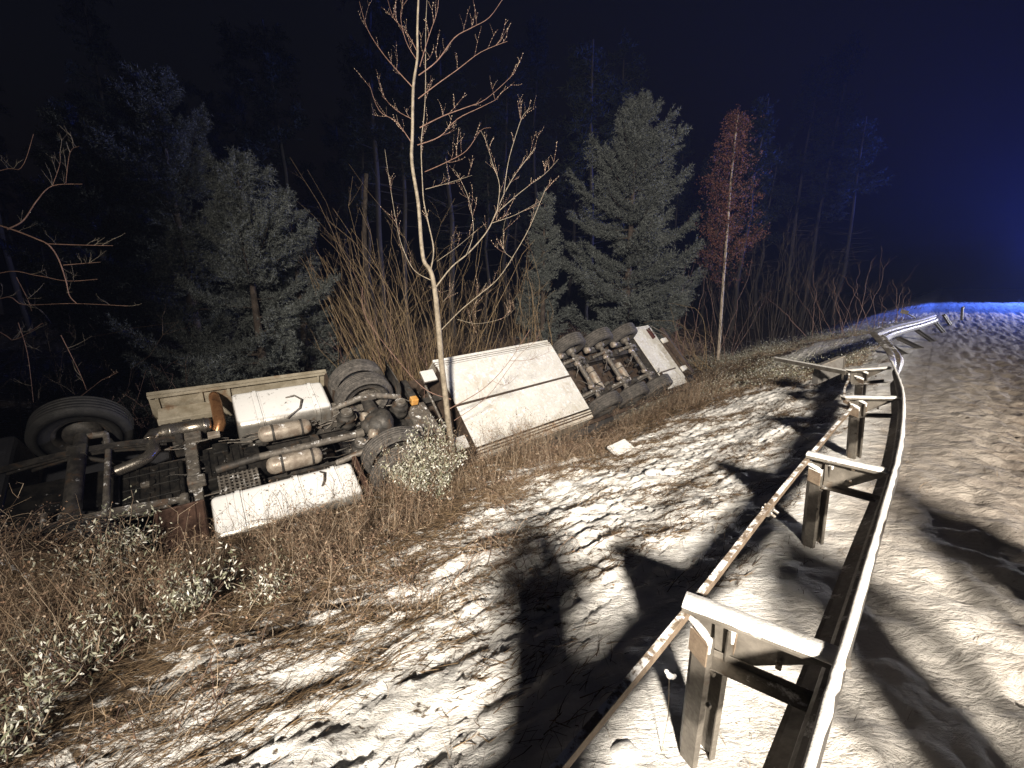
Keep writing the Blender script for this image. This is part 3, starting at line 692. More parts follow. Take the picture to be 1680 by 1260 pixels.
# hoses and stow frame between tractor and belly
for k in range(5):
    p = [Vector(L(-5.6 + .1 * k, .3 - .2 * k, .8))]
    for _ in range(6): p.append(p[-1] + Vector((random.uniform(.0, .2), random.uniform(-.12, .12), random.uniform(-.07, .05))))
    MB().tube(p, .016, 6).build('air_hose', M['chassis'], S)
for i in range(3):
    s = 1.31 * i
    mb = MB(); mb.tube([L(s, .86, .52), L(s, -.86, .52)], .066, 18)
    for l in (.84, -.84):
        q = 1 if l > 0 else -1; mb.lathe([(0, .09), (.03 * q, .14), (.16 * q, .15), (.17 * q, .10)], L(s, l - .1 * q, .52), (0, -1, 0), 20)
    mb.build('axle', M['dusted'], S)
    for l in (.55, -.55):
        mb = MB(); mb.tube([L(s - .50, l, .78), L(s - .36, l, .62), L(s - .05, l, .46), L(s + .12, l, .44), L(s + .42, l, .60)], [.05, .05, .055, .055, .045], 10)
        mb.box(L(s - .09, l - .08, .42), L(s + .09, l + .08, .47)); mb.build('trailing_arm', M['dusted'], S, .003)
        MB().box(L(s - .62, l - .08, .62), L(s - .44, l + .08, 1.12)).build('hanger', M['chassis'], S, .03)
        o = MB().lathe([(0, .001), (0, .08), (.03, .12), (.10, .13), (.14, .105), (.18, .13), (.26, .12), (.3, .08)], L(s + .40, l, .62), (0, 0, 1), 20).build('air_bellow', M['chassis'], S)
        MB().lathe([(0, .001), (.01, .06), (.03, .07), (.12, .07), (.15, .05), (.16, .001)], L(s - .16, l * .72, .50), (1, 0, 0), 16).build('brake_chamber', M['airtank'], S)
        MB().tube([L(s + .05, l * 1.1, .45), L(s - .32, l * 1.05, .95)], .028, 8).build('shock_absorber', M['chassis'], S)
    for sg in (1, -1): make_wheel(S, (s, sg * 1.02, .52), .525, .385, .29, sg, WC, .06)
    p = [L(s - .25, .62, .60), L(s - .1, .48, .46), L(s - .18, .2, .5), L(s - .3, .05, .6)]
    MB().tube(p, .014, 6).build('air_hose', M['dusted'], S)
    MB().tube([L(s + .2, -.3, .55), L(s + .3, -.5, .46), L(s + .18, -.68, .48), L(s + .05, -.72, .55)], .014, 6).build('air_hose', M['chassis'], S)
for s, l0, l1 in ((.52, .30, -.52), (1.83, .20, -.55)):
    o = MB().lathe([(0, .001), (.01, .07), (.04, .11), (.08, .12), (l0 - l1 - .08, .12), (l0 - l1 - .04, .11), (l0 - l1 - .01, .07), (l0 - l1, .001)], L(s, l0, .72), (0, 1, 0), 24).build('air_tank', M['airtank'], S)
    for dl in (.2, .6): MB().lathe([(0, .123), (0, .13), (.03, .13), (.03, .123)], L(s, l0 - dl, .72), (0, 1, 0), 24, False).build('strap', M['chassis'], o)
for s in (-.5, .7, 2.0): MB().lathe([(0, .001), (0, .09), (.02, .1), (.12, .1), (.14, .07), (.14, .001)], L(s, .80, .60), (1, 0, 0), 16).build('brake_chamber', M['airtank'], S)
rc = random.Random(45)
for i in range(3):
    for k in range(7):
        s0 = 1.31 * i + rc.uniform(-.5, .4); l0 = rc.uniform(-.8, .7); pts = [Vector((s0, l0, rc.uniform(.6, .9)))]
        for _ in range(5): pts.append(pts[-1] + Vector((rc.uniform(-.02, .14), rc.uniform(-.12, .12), rc.uniform(-.09, .06))))
        MB().tube([L(*p) for p in pts], rc.uniform(.009, .015), 6).build('air_hose', M[rc.choice(('chassis', 'dusted', 'black_metal'))], S)
    for k in range(6):
        s0 = 1.31 * i + rc.uniform(-.5, .5); l0 = rc.uniform(-.7, .7); MB().box(L(s0, l0, .72), L(s0 + rc.uniform(.05, .14), l0 + rc.uniform(.05, .14), .85)).build('bracket', M[rc.choice(('chassis', 'dusted'))], S, .01)
for l in (1.02, .60, -.50, -.95):
    for k in range(12): s0 = -4.3 + k * .31; MB().tube([L(s0, l, .341), L(s0, l, .334)], .011, 6).build('rivet', M['white_dirty'], S)
# rear box
mb = MB(); mb.box(L(3.42, -1.2, .68), L(4.70, 1.22, .71)); mb.build('rear_panel', M['white_panel'], S, .006)
mb = MB(); mb.box(L(3.44, -1.0, .76), L(4.68, 1.05, 1.13)); mb.build('rear_box', M['trailer_dark'], S)
mb = MB(); mb.box(L(3.36, -1.05, .72), L(3.40, 1.05, 1.12)); mb.build('splash_plate', M['chassis'], S)
mb = MB(); mb.box(L(3.5, 1.29, .70), L(4.7, 1.33, .74)); mb.box(L(3.5, 1.235, .69), L(4.7, 1.27, .72)); mb.build('side_rave', M['white_panel'], S, .004)
mb = MB(); mb.box(L(3.5, -.62, .60), L(4.3, -.98, .67)); mb.build('pallet_holder', M['white_panel'], S, .006)
mb = MB(); mb.box(L(3.44, -.58, .58), L(4.36, -.62, .675)); mb.box(L(3.44, -.625, .58), L(3.48, -1.0, .675)); mb.build('holder_frame', M['trailer_dark'], S)
for l in (.50, -.72):
    MB().box(L(4.58, l - .09, .50), L(4.86, l + .09, .58)).build('bumper_bracket', M['white_panel'], S, .006)
mb = MB(); mb.box(L(4.86, -.98, .44), L(4.98, .98, .58)); mb.box(L(4.72, -.62, .6), L(4.84, .55, .74)); mb.build('underrun_bar', M['trailer_dark'], S, .01)
mb = MB(); mb.tube([L(4.30, 1.15, .62), L(4.42, .86, .50), L(4.75, .72, .50)], .012, 6); mb.tube([L(4.45, 1.18, .5), L(4.8, .66, .40)], .012, 6); mb.tube([L(4.3, 1.1, .5), L(4.5, 1.15, .5)], .012, 6)
mb.build('lamp_bracket', M['dusted'], S)
MB().box(L(4.35, .72, .56), L(4.42, 1.14, .72)).build('tail_lamp', M['redlens'], S, .01)
mb = MB(); mb.box(L(4.60, -1.02, .62), L(4.63, -1.5, .98)); mb.box(L(4.63, -1.02, .60), L(5.1, -1.06, .95)); mb.build('mud_flap', M['rubber_dark'], S)
MB().box(L(4.7, -1.0, .6), L(5.0, -1.22, .66)).build('tail_lamp', M['rubber_dark'], S, .01)
mb = MB(); mb.tube([L(4.5, -.85, .5), L(4.7, -.8, .42), L(4.75, -1.0, .40), L(4.95, -.96, .42)], .014, 6); mb.build('cable', M['dusted'], S)

# ================================================================== GUARDRAIL
G = thing('guardrail', 'snow-capped steel guardrail on posts with spacer arms, curving along the road, bent far off', 'guardrail')
def catmull(P, sub=8):
    P = [Vector(p) for p in P]; out = []
    for i in range(len(P) - 1):
        a = P[max(i - 1, 0)]; b = P[i]; c = P[i + 1]; d = P[min(i + 2, len(P) - 1)]
        for k in range(sub):
            t = k / sub; out.append(.5 * ((2 * b) + (c - a) * t + (2 * a - 5 * b + 4 * c - d) * t * t + (3 * b - a - 3 * c + d) * t ** 3))
    out.append(P[-1]); return out
def beam(pts, tw, name, parent, mat, sub=8, cap=True):
    path = catmull([(*p, a / 50) for p, a in zip(pts, tw)] if False else pts, sub); n = len(path)
    tws = np.interp(np.linspace(0, len(tw) - 1, n), range(len(tw)), tw)
    half = [(0, 0), (.012, -.012), (.045, -.065), (.050, -.100), (.020, -.135), (.016, -.155), (.020, -.175), (.050, -.210), (.045, -.250), (.012, -.298), (0, -.31)]
    prof = half + [(a - .005, b) for a, b in reversed(half)]
    fr = []
    for i in range(n):
        t = (path[min(i + 1, n - 1)] - path[max(i - 1, 0)]).normalized(); e = t.cross(Vector((0, 0, 1))).normalized(); u_ = e.cross(t)
        a = rad(tws[i]); fr.append((e * math.cos(a) + u_ * math.sin(a), u_ * math.cos(a) - e * math.sin(a)))
    mb = MB(); mb.sweep(path, fr, prof)
    o = mb.build(name, mat, parent)
    if cap:
        c = MB(); cp = [(-.005, -.004), (-.008, .006), (-.001, .014), (.010, .012), (.020, -.002), (.026, -.024), (.020, -.026), (.012, -.013)]
        m = next((i for i in range(n) if tws[i] > 25), n)
        cps = []; rr = random.Random(3)
        pp = []; ff = []; 
        for i in range(m): e_ = 1 + rr.uniform(-.22, .22); pp.append(path[i]); ff.append((fr[i][0] * e_, fr[i][1] * (1 + rr.uniform(-.2, .25))))
        c.sweep(pp, ff, cp, smooth=True); c.build('snow_cap', M['snow'], o)
    return o, path
def on_plane(px, py, z):
    r = ray(px, py); return Vector((0, 0, CAMZ)) + r * ((z - CAMZ) / r.z)
RP = [Vector((-1.9, -1.83, .72)), Vector((-.6, -.53, .72))] + [on_plane(*p, .72) for p in ((1321, 1257), (1384, 1049), (1428, 900), (1454, 811), (1470, 754), (1479, 703), (1481, 652), (1476, 627))] + [on_plane(1462, 593, .75)]
beam(RP, [-18, -18, -18, -18, -17, -16, -14, -12, -9, -4, 8], 'rail_beam', G, M['beam'])
C0 = at(1462, 592, 6.45); C1 = at(1450, 573, 7.2); C2 = at(1426, 546, 8.3)
beam([RP[-1] + Vector((-.01, -.01, .004)), C0 + (C1 - C0) * .4, C1, C2], [8, 38, 62, 72], 'rail_beam', G, M['galv'], cap=False)
far = [C2, at(1452, 534, 9.3), at(1480, 527, 10.5), at(1508, 521, 12.0), at(1532, 514, 13.8)]
beam(far, [52, 34, 30, 26, 22], 'rail_beam', G, M['beam'], cap=False)
# posts, spacer arms, tension bar
armsL = [(0.62, 1.30, .68), (1.99, 2.66, .68), (3.37, 4.15, .68), (4.52, 5.55, .68)]
armsR = [(1.00, 1.05, .68), (2.28, 2.38, .68), (3.90, 4.12, .68), (5.18, 5.70, .69)]
bases = [(.73, 1.32, 0), (2.16, 2.71, 0), (3.70, 4.28, 0), (5.35, 6.25, -.1)]
tops = [(.70, 1.26, .62), (2.05, 2.62, .62), (3.50, 4.12, .62), (4.72, 5.58, .62)]
def arm_mesh(A, B):
    A = Vector(A); B = Vector(B); t = (B - A); Ln = t.length; t.normalize(); e = Vector((0, 0, 1)).cross(t).normalized(); z = t.cross(e)
    if z.z < 0: z = -z
    mb = MB(); wd = .042
    mb.prism([(0, -wd), (Ln - .02, -wd), (Ln + .02, -wd * .4), (Ln + .02, wd * .4), (Ln - .02, wd), (0, wd)], A - z * .004, t, e, z * .004)       # top flange
    mb.prism([(0, -.03), (.10, -.035), (.11, -.17), (.22, -.185), (Ln, -.04), (Ln, 0), (0, 0)], A + e * (wd - .004) - z * .004, t, z, -e * .004)   # web
    mb.prism([(0, -.012), (0, 0), (Ln, 0), (Ln, -.012)], A - e * wd - z * .004, t, z, e * .004)
    mb.prism([(.11, -wd), (Ln - .02, -wd), (Ln - .02, wd * .6), (.11, wd * .6)], A - z * .20, t, e, z * .004)   # lower flange
    mb.prism([(.11, -.20), (Ln, -.20), (Ln, -.17), (.11, -.17)], A + e * (wd * .6), t, z, -e * .004)
    for q in (.06, .15, .32): mb.tube([A + t * q, A + t * q + z * .012], .012, 6)
    cap = MB(); k = 12; pts = [A + t * (Ln * i / k) + z * .0015 for i in range(k + 1)]
    rr = random.Random(int(A.x * 100)); fr = []
    for i in range(k + 1): s_ = 1 + rr.uniform(-.06, .04); fr.append((e * s_, z * (1 + rr.uniform(-.15, .2))))
    cap.sweep(pts, fr, [(-wd, 0), (-wd - .002, .006), (-wd + .006, .013), (0, .016), (wd - .006, .013), (wd + .002, .006), (wd, 0)], smooth=True)
    return mb, cap
def post_mesh(B, T_, depth=.25, face=(0.35, -1, 0)):
    """rolled C post with lips, open side towards `face`"""
    B = Vector(B); T_ = Vector(T_); z = (T_ - B).normalized(); f = Vector(face); f = (f - z * f.dot(z)).normalized(); e = f.cross(z).normalized()
    w2, dp, th = .055, .055, .006
    out = [(-.030, dp), (-w2, dp), (-w2, -dp * .2), (-.02, -dp), (.02, -dp), (w2, -dp * .2), (w2, dp), (.030, dp)]
    inn = [(.030, dp - th), (w2 - th, dp - th), (w2 - th, -dp * .2 + .002), (.017, -dp + th), (-.017, -dp + th), (-w2 + th, -dp * .2 + .002), (-w2 + th, dp - th), (-.030, dp - th)]
    mb = MB(); mb.prism(out + inn, B - z * depth, e, f, z * ((T_ - B).length + depth))
    mb.box((0, 0, 0), (0, 0, 0)) if False else None
    return mb, e, f, z
for i, (A, B, b_, t_) in enumerate(zip(armsL, armsR, bases, tops)):
    a, cap = arm_mesh(A, B); o = a.build('spacer_arm', M['galv'], G, .0015)
    cap.build('snow_cap', M['snow'], o)
    m, e, f, z = post_mesh((b_[0], b_[1], gz(b_[0], b_[1]) - .02), t_)
    o = m.build('post', M['galv'], G)
    q = MB(); t = Vector(t_)
    for sg in (-1, 1):
        q.box((-.012, -.035, -.015), (.012, .035, .02)) if False else None
        c = t + e * (.052 * sg) + z * .004
        q.tube([c - f * .05, c - f * .01 + z * .006, c + f * .03, c + f * .055 - z * .01], [.009, .014, .015, .010], 8)
        q.tube([c + f * .05, c + f * .055 - z * (.06 if i == 0 else .04)], [.012, .006], 7)
    q.build('snow_cap', M['snow'], o)
    for sg in (-1, 1):
        q = MB(); c = t + e * .06 * sg - z * .05; q.add([c + e * .0 + f * .06 - z * .06, c + f * .06 + z * .04, c - f * .02 + z * .04, c - f * .02 - z * .06, c + e * .006 * sg + f * .06 - z * .06, c + e * .006 * sg + f * .06 + z * .04, c + e * .006 * sg - f * .02 + z * .04, c + e * .006 * sg - f * .02 - z * .06], [(0, 1, 2, 3), (7, 6, 5, 4), (0, 4, 5, 1), (1, 5, 6, 2), (2, 6, 7, 3), (3, 7, 4, 0)])
        q.build('clamp_plate', M['tension'], o)
def flat_bar(pts, name, parent, mat, wz=.022, wt=.009):
    n = len(pts); P = [Vector(p) for p in pts]; fr = []
    for i in range(n):
        t = (P[min(i + 1, n - 1)] - P[max(i - 1, 0)]).normalized(); e = t.cross(Vector((0, 0, 1))).normalized(); fr.append((e, e.cross(t)))
    return MB().sweep(P, fr, [(-wt, -wz), (wt, -wz), (wt, wz), (-wt, wz)]).build(name, mat, parent, .002)
TB = [(-1.9, -1.25, .63), (-.6, .08, .63), (.02, .70, .63), (.64, 1.30, .64), (1.32, 1.99, .635), (2.0, 2.66, .64), (2.72, 3.38, .615), (3.34, 3.98, .62), (3.40, 4.16, .64)]
flat_bar(catmull(TB, 4), 'tension_bar', G, M['tension'], .017, .012)
flat_bar(catmull([(3.40, 4.16, .64), (3.95, 4.86, .60), (4.38, 5.35, .60), (4.54, 5.56, .63)], 6), 'tension_bar', G, M['tension'], .014, .010)
J = at(1262, 838, 2.32); u1 = (Vector(TB[5]) - Vector(TB[3])).normalized()
q = MB(); q.tube([J - u1 * .05, J + u1 * .05], .020, 8)
for k in (-.03, .03): q.tube([J + u1 * k + Vector((.03, -.03, -.012)), J + u1 * k + Vector((-.025, .025, .02))], .010, 6)
q.build('joint_sleeve', M['galv_snow'], G)
for B, A in zip(armsR, armsL):
    t = (Vector(B) - Vector(A)).normalized()
    for dz in (-.03, -.12): p = Vector(B) - t * .10 + Vector((0, 0, dz)) - Vector((Q, -Q, 0)) * .045; MB().tube([p, p + Vector((-Q, Q, 0)) * .016], .012, 6).build('bolt', M['tension'], G)
for (b_, t_) in zip(bases, tops):
    for dz in (.16, .30): p = Vector(t_) - Vector((0, 0, dz)) + Vector((.0, -.045, 0)); MB().tube([p, p + Vector((.005, -.014, 0))], .009, 6).build('bolt', M['galv'], G)
# knocked-over remains beyond the break
def bar_thing(name, label, cat_, a, b, wdt, hgt, mat, group=None, snow=True):
    a = Vector(a); b = Vector(b); o = thing(name, label, cat_, b, group); t = (b - a); Ln = t.length; t.normalize(); e = Vector((0, 0, 1)).cross(t).normalized(); z = t.cross(e)
    if z.z < 0: z = -z
    mb = MB(); mb.prism([(-wdt, 0), (wdt, 0), (wdt, -hgt), (wdt - .006, -hgt), (wdt - .006, -.006), (-wdt + .006, -.006), (-wdt + .006, -hgt), (-wdt, -hgt)], a - b, e, z, t * Ln)
    mb.build('channel', mat, o)
    if snow:
        c = MB(); c.sweep([a - b + z * .001, b - b + z * .001], [(e, z)] * 2, [(-wdt, 0), (-wdt, .008), (0, .018), (wdt, .008), (wdt, 0)], smooth=True); c.build('snow_cap', M['snow'], o)
    return o
bar_thing('rail_fragment', 'snow-topped steel bar torn off and sticking out left from the broken guardrail', 'rail piece', at(1274, 587, 8.6), at(1392, 609, 6.6), .045, .06, M['galv'])
# torn spacer box
o = thing('torn_spacer', 'torn-off dark spacer bracket standing in the snow beside the broken guardrail', 'bracket', at(1385, 622, 7.0))
a_, b_ = at(1346, 601, 7.5), at(1386, 585, 7.3); base = o.location
mb = MB(); dn = Vector((0, 0, -.34)); bk = Vector((-.05, .09, 0))
mb.add([a_ - base, b_ - base, b_ + dn * .9 - base, a_ + dn - base, a_ + bk - base, b_ + bk - base, b_ + bk + dn * .9 - base, a_ + bk + dn - base], [(3, 2, 1, 0), (4, 5, 6, 7), (0, 1, 5, 4), (1, 2, 6, 5), (2, 3, 7, 6), (3, 0, 4, 7)])
mb.build('bracket_box', M['beam'], o, .004)
flat_bar([a_ - base + Vector((0, 0, .01)), b_ - base + Vector((0, 0, .01))], 'top_flange', o, M['galv_snow'], .01, .03)
flat_bar([b_ - base, b_ + Vector((.03, 0, -.42)) - base], 'edge_flange', o, M['galv_snow'], .012, .012)
KP = [((1548, 546), (1531, 526)), ((1559, 534), (1548, 517)), ((1529, 560), (1503, 542)), ((1507, 571), (1473, 555)), ((1483, 582), (1459, 567))]
where = ['second farthest leaning guardrail post by the dark road bend', 'farthest leaning guardrail post, short and nearly upright', 'middle one of the five flattened guardrail posts in the snow', 'flattened guardrail post lying second nearest to the rail bend', 'flattened guardrail post lying nearest to the bent rail corner']
for (pb, pt_), lb in zip(KP, where):
    B = on_ground(*pb); Tt = at(pt_[0], pt_[1], B.y - .05)
    o = thing('knocked_post', lb, 'post', B, 'knocked-over guardrail posts')
    m, e, f, z = post_mesh((0, 0, 0), Tt - B, .12, (.2, -1, .3)); m.build('channel', M['beam'], o)
B = on_ground(1578, 526); o = thing('road_post', 'short upright marker post at the far road edge', 'post', B)
Tt = at(1579, 504, B.y); mb = MB().tube([(0, 0, -.1), Tt - B], .05, 8); mb.build('pole', M['beam'], o); MB().tube([Tt - B, Tt - B + Vector((.03, 0, .04)), Tt - B + Vector((.10, 0, -.05))], .022, 6).build('snow_cap', M['snow'], o)
P = at(1484, 512, 11.6); o = thing('reflector_paddle', 'small pale reflector paddle sticking up above the far rail', 'reflector', at(1502, 522, 11.8))
mb = MB().tube([(0, 0, 0), P - o.location], .015, 6); mb.build('stem', M['galv'], o)
mb = MB().box((-.11, -.01, -.05), (.11, .01, .05)); q = mb.build('paddle', M['galv_snow'], o, .01); q.location = P - o.location; q.rotation_euler = (0, rad(12), 0)

# ================================================================== BARE TREES
def polyline(pts, Y, jit=.0, sub=4, k=1.0, rr=random):
    z0 = rr.uniform(-1, 1) * jit; n = len(pts)
    out = [at(px, py, Y + z0 * (i / max(n - 1, 1)) * k) for i, (px, py) in enumerate(pts)]
    return catmull(out, sub)
def twigs_on(path, r0, n, ln, rr, out, buds, level=1, up=.45):
    m = len(path)
    for _ in range(n):
        i = rr.randint(int(m * .2), m - 2); p = path[i]; t = (path[i + 1] - path[i - 1]).normalized()
        sd = Vector((rr.gauss(0, 1), rr.gauss(0, 1), rr.gauss(0, .6))).normalized()
        d = (t * .7 + sd * .75 + Vector((0, 0, up))).normalized(); l = ln * rr.uniform(.35, 1.0); q = [p]; k = 6
        for j in range(k):
            d = (d + Vector((rr.gauss(0, .12), rr.gauss(0, .12), rr.gauss(0, .1) + .05))).normalized(); q.append(q[-1] + d * l / k)
        r = r0 * rr.uniform(.6, 1); out.append((q, list(np.linspace(r, r * .35, k + 1))))
        for j in range(1, k + 1):
            if rr.random() < .75: buds.append((q[j], r * 1.9))
        if level and l > ln * .4: twigs_on(q, r * .7, 2, ln * .45, rr, out, buds, level - 1, up)
def buds_mesh(buds):
    parts = []
    oct_v = np.array([(1, 0, 0), (-1, 0, 0), (0, 1, 0), (0, -1, 0), (0, 0, 1.8), (0, 0, -1)]); oct_f = np.array([(0, 2, 4), (2, 1, 4), (1, 3, 4), (3, 0, 4), (2, 0, 5), (1, 2, 5), (3, 1, 5), (0, 3, 5)])
    for p, r in buds: parts.append((oct_v * r + np.array(p), oct_f))
    return cat(parts)
Zm = lambda pts: [(560 + a / 2.1, b / 2.1) for a, b in pts]
rr = random.Random(5); YT = 7.7
base = at(742, 742, YT); base.z = gz(base.x, base.y) - .05
FT = thing('bare_sapling', 'tall bare forked sapling standing in front of the semitrailer', 'tree', base)
main = polyline(Zm([(385, 1560), (372, 1480), (355, 1330), (345, 1250), (335, 1130), (322, 1000), (308, 935), (285, 900), (275, 830), (265, 700), (243, 560), (245, 460), (248, 300), (262, 200), (262, 100), (268, -60)]), YT, 0)
mb = MB(); n = len(main); mb.tube([p - base for p in main], list(np.interp(np.linspace(0, 1, n), [0, .25, .42, .7, 1], [.058, .050, .036, .026, .014])), 10); mb.build('trunk', M['twig'], FT)
B2 = [([(308, 930), (318, 860), (300, 770), (285, 700), (280, 640), (275, 500), (285, 400), (290, 300), (290, 180), (292, 60), (300, -80)], .018, .15),
 ([(324, 992), (380, 920), (440, 870), (500, 800), (530, 740), (560, 670), (600, 600), (660, 520), (665, 510)], .020, .5),
 ([(346, 1135), (410, 1070), (470, 1020), (540, 960), (600, 870), (650, 780), (700, 660), (712, 640)], .014, .6),
 ([(270, 440), (350, 400), (430, 370), (500, 340), (600, 250)], .013, .6), ([(262, 500), (340, 470), (400, 410), (480, 370), (540, 340)], .012, .6),
 ([(266, 260), (330, 210), (390, 130), (450, 95), (510, 60), (560, -10)], .013, .6), ([(265, 340), (330, 290), (400, 240), (480, 180), (572, 142)], .012, .6),
 ([(245, 300), (190, 240), (140, 180), (90, 100), (62, 5)], .012, .6), ([(241, 490), (190, 420), (130, 380), (95, 285)], .010, .6), ([(243, 410), (190, 380), (140, 330)], .008, .4),
 ([(288, 592), (360, 560), (430, 520), (480, 450), (515, 440)], .010, .6), ([(290, 652), (370, 630), (450, 604)], .008, .5),
 ([(308, 965), (250, 930), (210, 850), (190, 770), (165, 620), (150, 515)], .012, .6), ([(535, 735), (545, 640), (520, 560), (500, 490), (480, 450)], .010, .3),
 ([(560, 665), (575, 560), (600, 470), (625, 400), (655, 370)], .010, .4), ([(545, 725), (620, 660), (700, 600), (748, 548)], .010, .5), ([(520, 768), (600, 740), (690, 690)], .008, .4),
 ([(262, 180), (230, 120), (180, 60), (160, 0)], .010, .5), ([(270, 230), (300, 130), (330, 40), (335, -20)], .010, .5), ([(262, 210), (222, 140), (205, 40), (245, -20)], .008, .4),
 ([(430, 880), (455, 800), (440, 690), (400, 600), (380, 580)], .009, .5), ([(350, 1040), (380, 1000), (340, 1010)], .004, .1), ([(330, 900), (400, 850), (470, 790)], .008, .4),
 ([(500, 975), (470, 1030), (450, 1070), (440, 1120)], .006, .4), ([(400, 1100), (470, 1115), (560, 1095), (600, 1060)], .006, .6), ([(590, 890), (560, 860), (560, 780), (575, 730)], .006, .4)]
tw = []; bd = []
for pts, r, j in B2:
    pth = polyline(Zm(pts), YT, j, 4, 1, rr); pth = [p - base for p in pth]; m = len(pth)
    MB().tube(pth, list(np.linspace(r * .68, r * .2, m)), 7).build('branch', M['red_twig'] if pts[0][1] < 600 else M['twig'], FT)
    twigs_on(pth, .0042, int(3 + m * .22), .42, rr, tw, bd, 1)
V, F = tubes(tw, 3); tag(np_mesh('twigs', V, F, M['red_twig'], FT), kind='stuff')
V, F = buds_mesh(bd); tag(np_mesh('buds', V, F, M['bud'], FT), kind='stuff')
# thin low twigs hanging over the belly panel
tw = []; bd = []
for pts, r in (([(735, 672), (790, 640), (830, 600), (870, 540)], .010), ([(745, 690), (800, 650), (850, 585), (885, 555)], .007), ([(835, 592), (870, 590), (905, 575)], .005), ([(808, 625), (830, 632), (850, 615)], .004), ([(740, 655), (700, 640), (660, 600), (600, 520), (595, 470)], .009)):
    pth = [p - base for p in polyline(pts, YT, .3, 5, 1, rr)]
    MB().tube(pth, list(np.linspace(r, r * .35, len(pth))), 6).build('branch', M['red_twig'], FT); twigs_on(pth, .0035, 7, .35, rr, tw, bd, 1)
V, F = tubes(tw, 3); tag(np_mesh('twigs', V, F, M['red_twig'], FT), kind='stuff')

def rods(name, label, cat_, base_px, Y, tips, n, r, mat, seed, twig=2, bow=.12, spread=.8, group=None, ln=.8):
    """many-stemmed bush: stems from the base to points picked between the tip line's ends"""
    rr = random.Random(seed); b = at(base_px[0], base_px[1], Y); b.z = min(gz(b.x, b.y), b.z)
    o = thing(name, label, cat_, b, group); st = []; tw = []; bd = []
    for _ in range(n):
        (x0, y0), (x1, y1) = rr.choice(tips); u_ = rr.random(); k = rr.uniform(.55, 1.0)
        tx, ty = x0 + (x1 - x0) * u_, y0 + (y1 - y0) * u_
        bx_ = Vector((rr.uniform(-spread, spread), rr.uniform(-.5, .5), 0)); tp = at(tx, ty, Y + rr.uniform(-1, 1) * .8) - b
        tp = bx_ + (tp - bx_) * k; ax = Vector((rr.gauss(0, 1), rr.gauss(0, 1), 0)) * bow * tp.length * .4 + Vector((0, 0, tp.length * bow * rr.uniform(0, 1)))
        pts = [bx_ + tp * t + ax * math.sin(math.pi * t) * .8 + Vector((rr.gauss(0, .035), rr.gauss(0, .035), rr.gauss(0, .02))) * (t * 2) for t in np.linspace(0, 1, 11)]
        q = r * rr.uniform(.5, 1.1); st.append((pts, np.linspace(q, q * .25, 11)))
        twigs_on(pts, .004, twig, ln, rr, tw, bd, 1, .25)
    V, F = tubes(st, 5); tag(np_mesh('stems', V, F, mat, o, True), kind='stuff')
    V, F = tubes(tw, 3); tag(np_mesh('twigs', V, F, mat, o), kind='stuff')
    if bd:
        V, F = buds_mesh([(p, r_ * .8) for p, r_ in bd[::2]]); tag(np_mesh('buds', V, F, M['bud'], o), kind='stuff')
    return o
rods('willow_bush', 'large leafless willow bush of many yellowish rods fanning up left behind the lorry', 'bush', (695, 580), 12.5, [((415, 190), (560, 270)), ((400, 290), (520, 400)), ((470, 330), (600, 470)), ((560, 280), (680, 430)), ((720, 330), (870, 400))], 120, .015, M['willow'], 11, 6, .16, .75, ln=.9)
rods('bare_bush', 'reddish bramble clump hanging beside the raised front wheel', 'bush', (235, 690), 7.4, [((170, 600), (270, 600)), ((180, 650), (280, 640))], 34, .006, M['red_twig'], 20, 5, .5, .35, ln=.35)
rods('bare_bush', 'leafless bush leaning right across the gap behind the trailer coupling', 'bush', (640, 560), 13.0, [((720, 300), (860, 340)), ((560, 430), (640, 380))], 36, .010, M['willow'], 21, 6, .2, .9, ln=.9)
rods('willow_bush', 'smaller leafless bush with thin tangled stems right behind the white belly panel', 'bush', (820, 560), 13.5, [((740, 420), (880, 330)), ((700, 470), (900, 420))], 50, .010, M['willow'], 12, 6, .2, 1.6, ln=.9)
rods('bare_bush', 'low tangled leafless bush behind the twin wheels of the tractor', 'bush', (625, 585), 10.5, [((560, 400), (680, 470)), ((590, 520), (700, 520))], 30, .009, M['red_twig'], 13, 4, .25, .8)
rods('bare_bush', 'leafless thicket of upright thin stems right of the rust-leaved tree', 'bush', (1260, 575), 20, [((1200, 350), (1330, 330))], 50, .012, M['bark'], 14, 6, .12, 2.2, ln=1.3)
rods('bare_bush', 'leafless bush with arching stems left of the pale slender trunk', 'bush', (1165, 590), 17, [((1060, 520), (1110, 560)), ((1100, 480), (1150, 530))], 12, .013, M['willow'], 15, 2, .35, .5)
rods('bare_bush', 'dark leafless bush filling the gap between middle spruce and rust-leaved tree', 'bush', (1130, 575), 22, [((1060, 420), (1200, 380))], 22, .018, M['red_twig'], 16, 3, .1, 2.4, ln=1.3)
rods('bare_bush', 'sparse leafless bush with two pale leaning stems behind the first trailer wheel', 'bush', (910, 560), 15.5, [((835, 430), (890, 400))], 9, .024, M['willow'], 17, 2, .04, .7)
rods('bare_bush', 'leafless bush fading into blue dark by the far end of the bank', 'bush', (1400, 540), 19, [((1330, 440), (1450, 400))], 22, .014, M['red_twig'], 18, 3, .12, 2.2, ln=1.2)
rods('bare_bush', 'dark brown leafless thicket above the raised front wheel', 'bush', (60, 640), 9.5, [((0, 480), (200, 520))], 26, .009, M['bramble'], 19, 4, .3, 1.6, ln=.7)
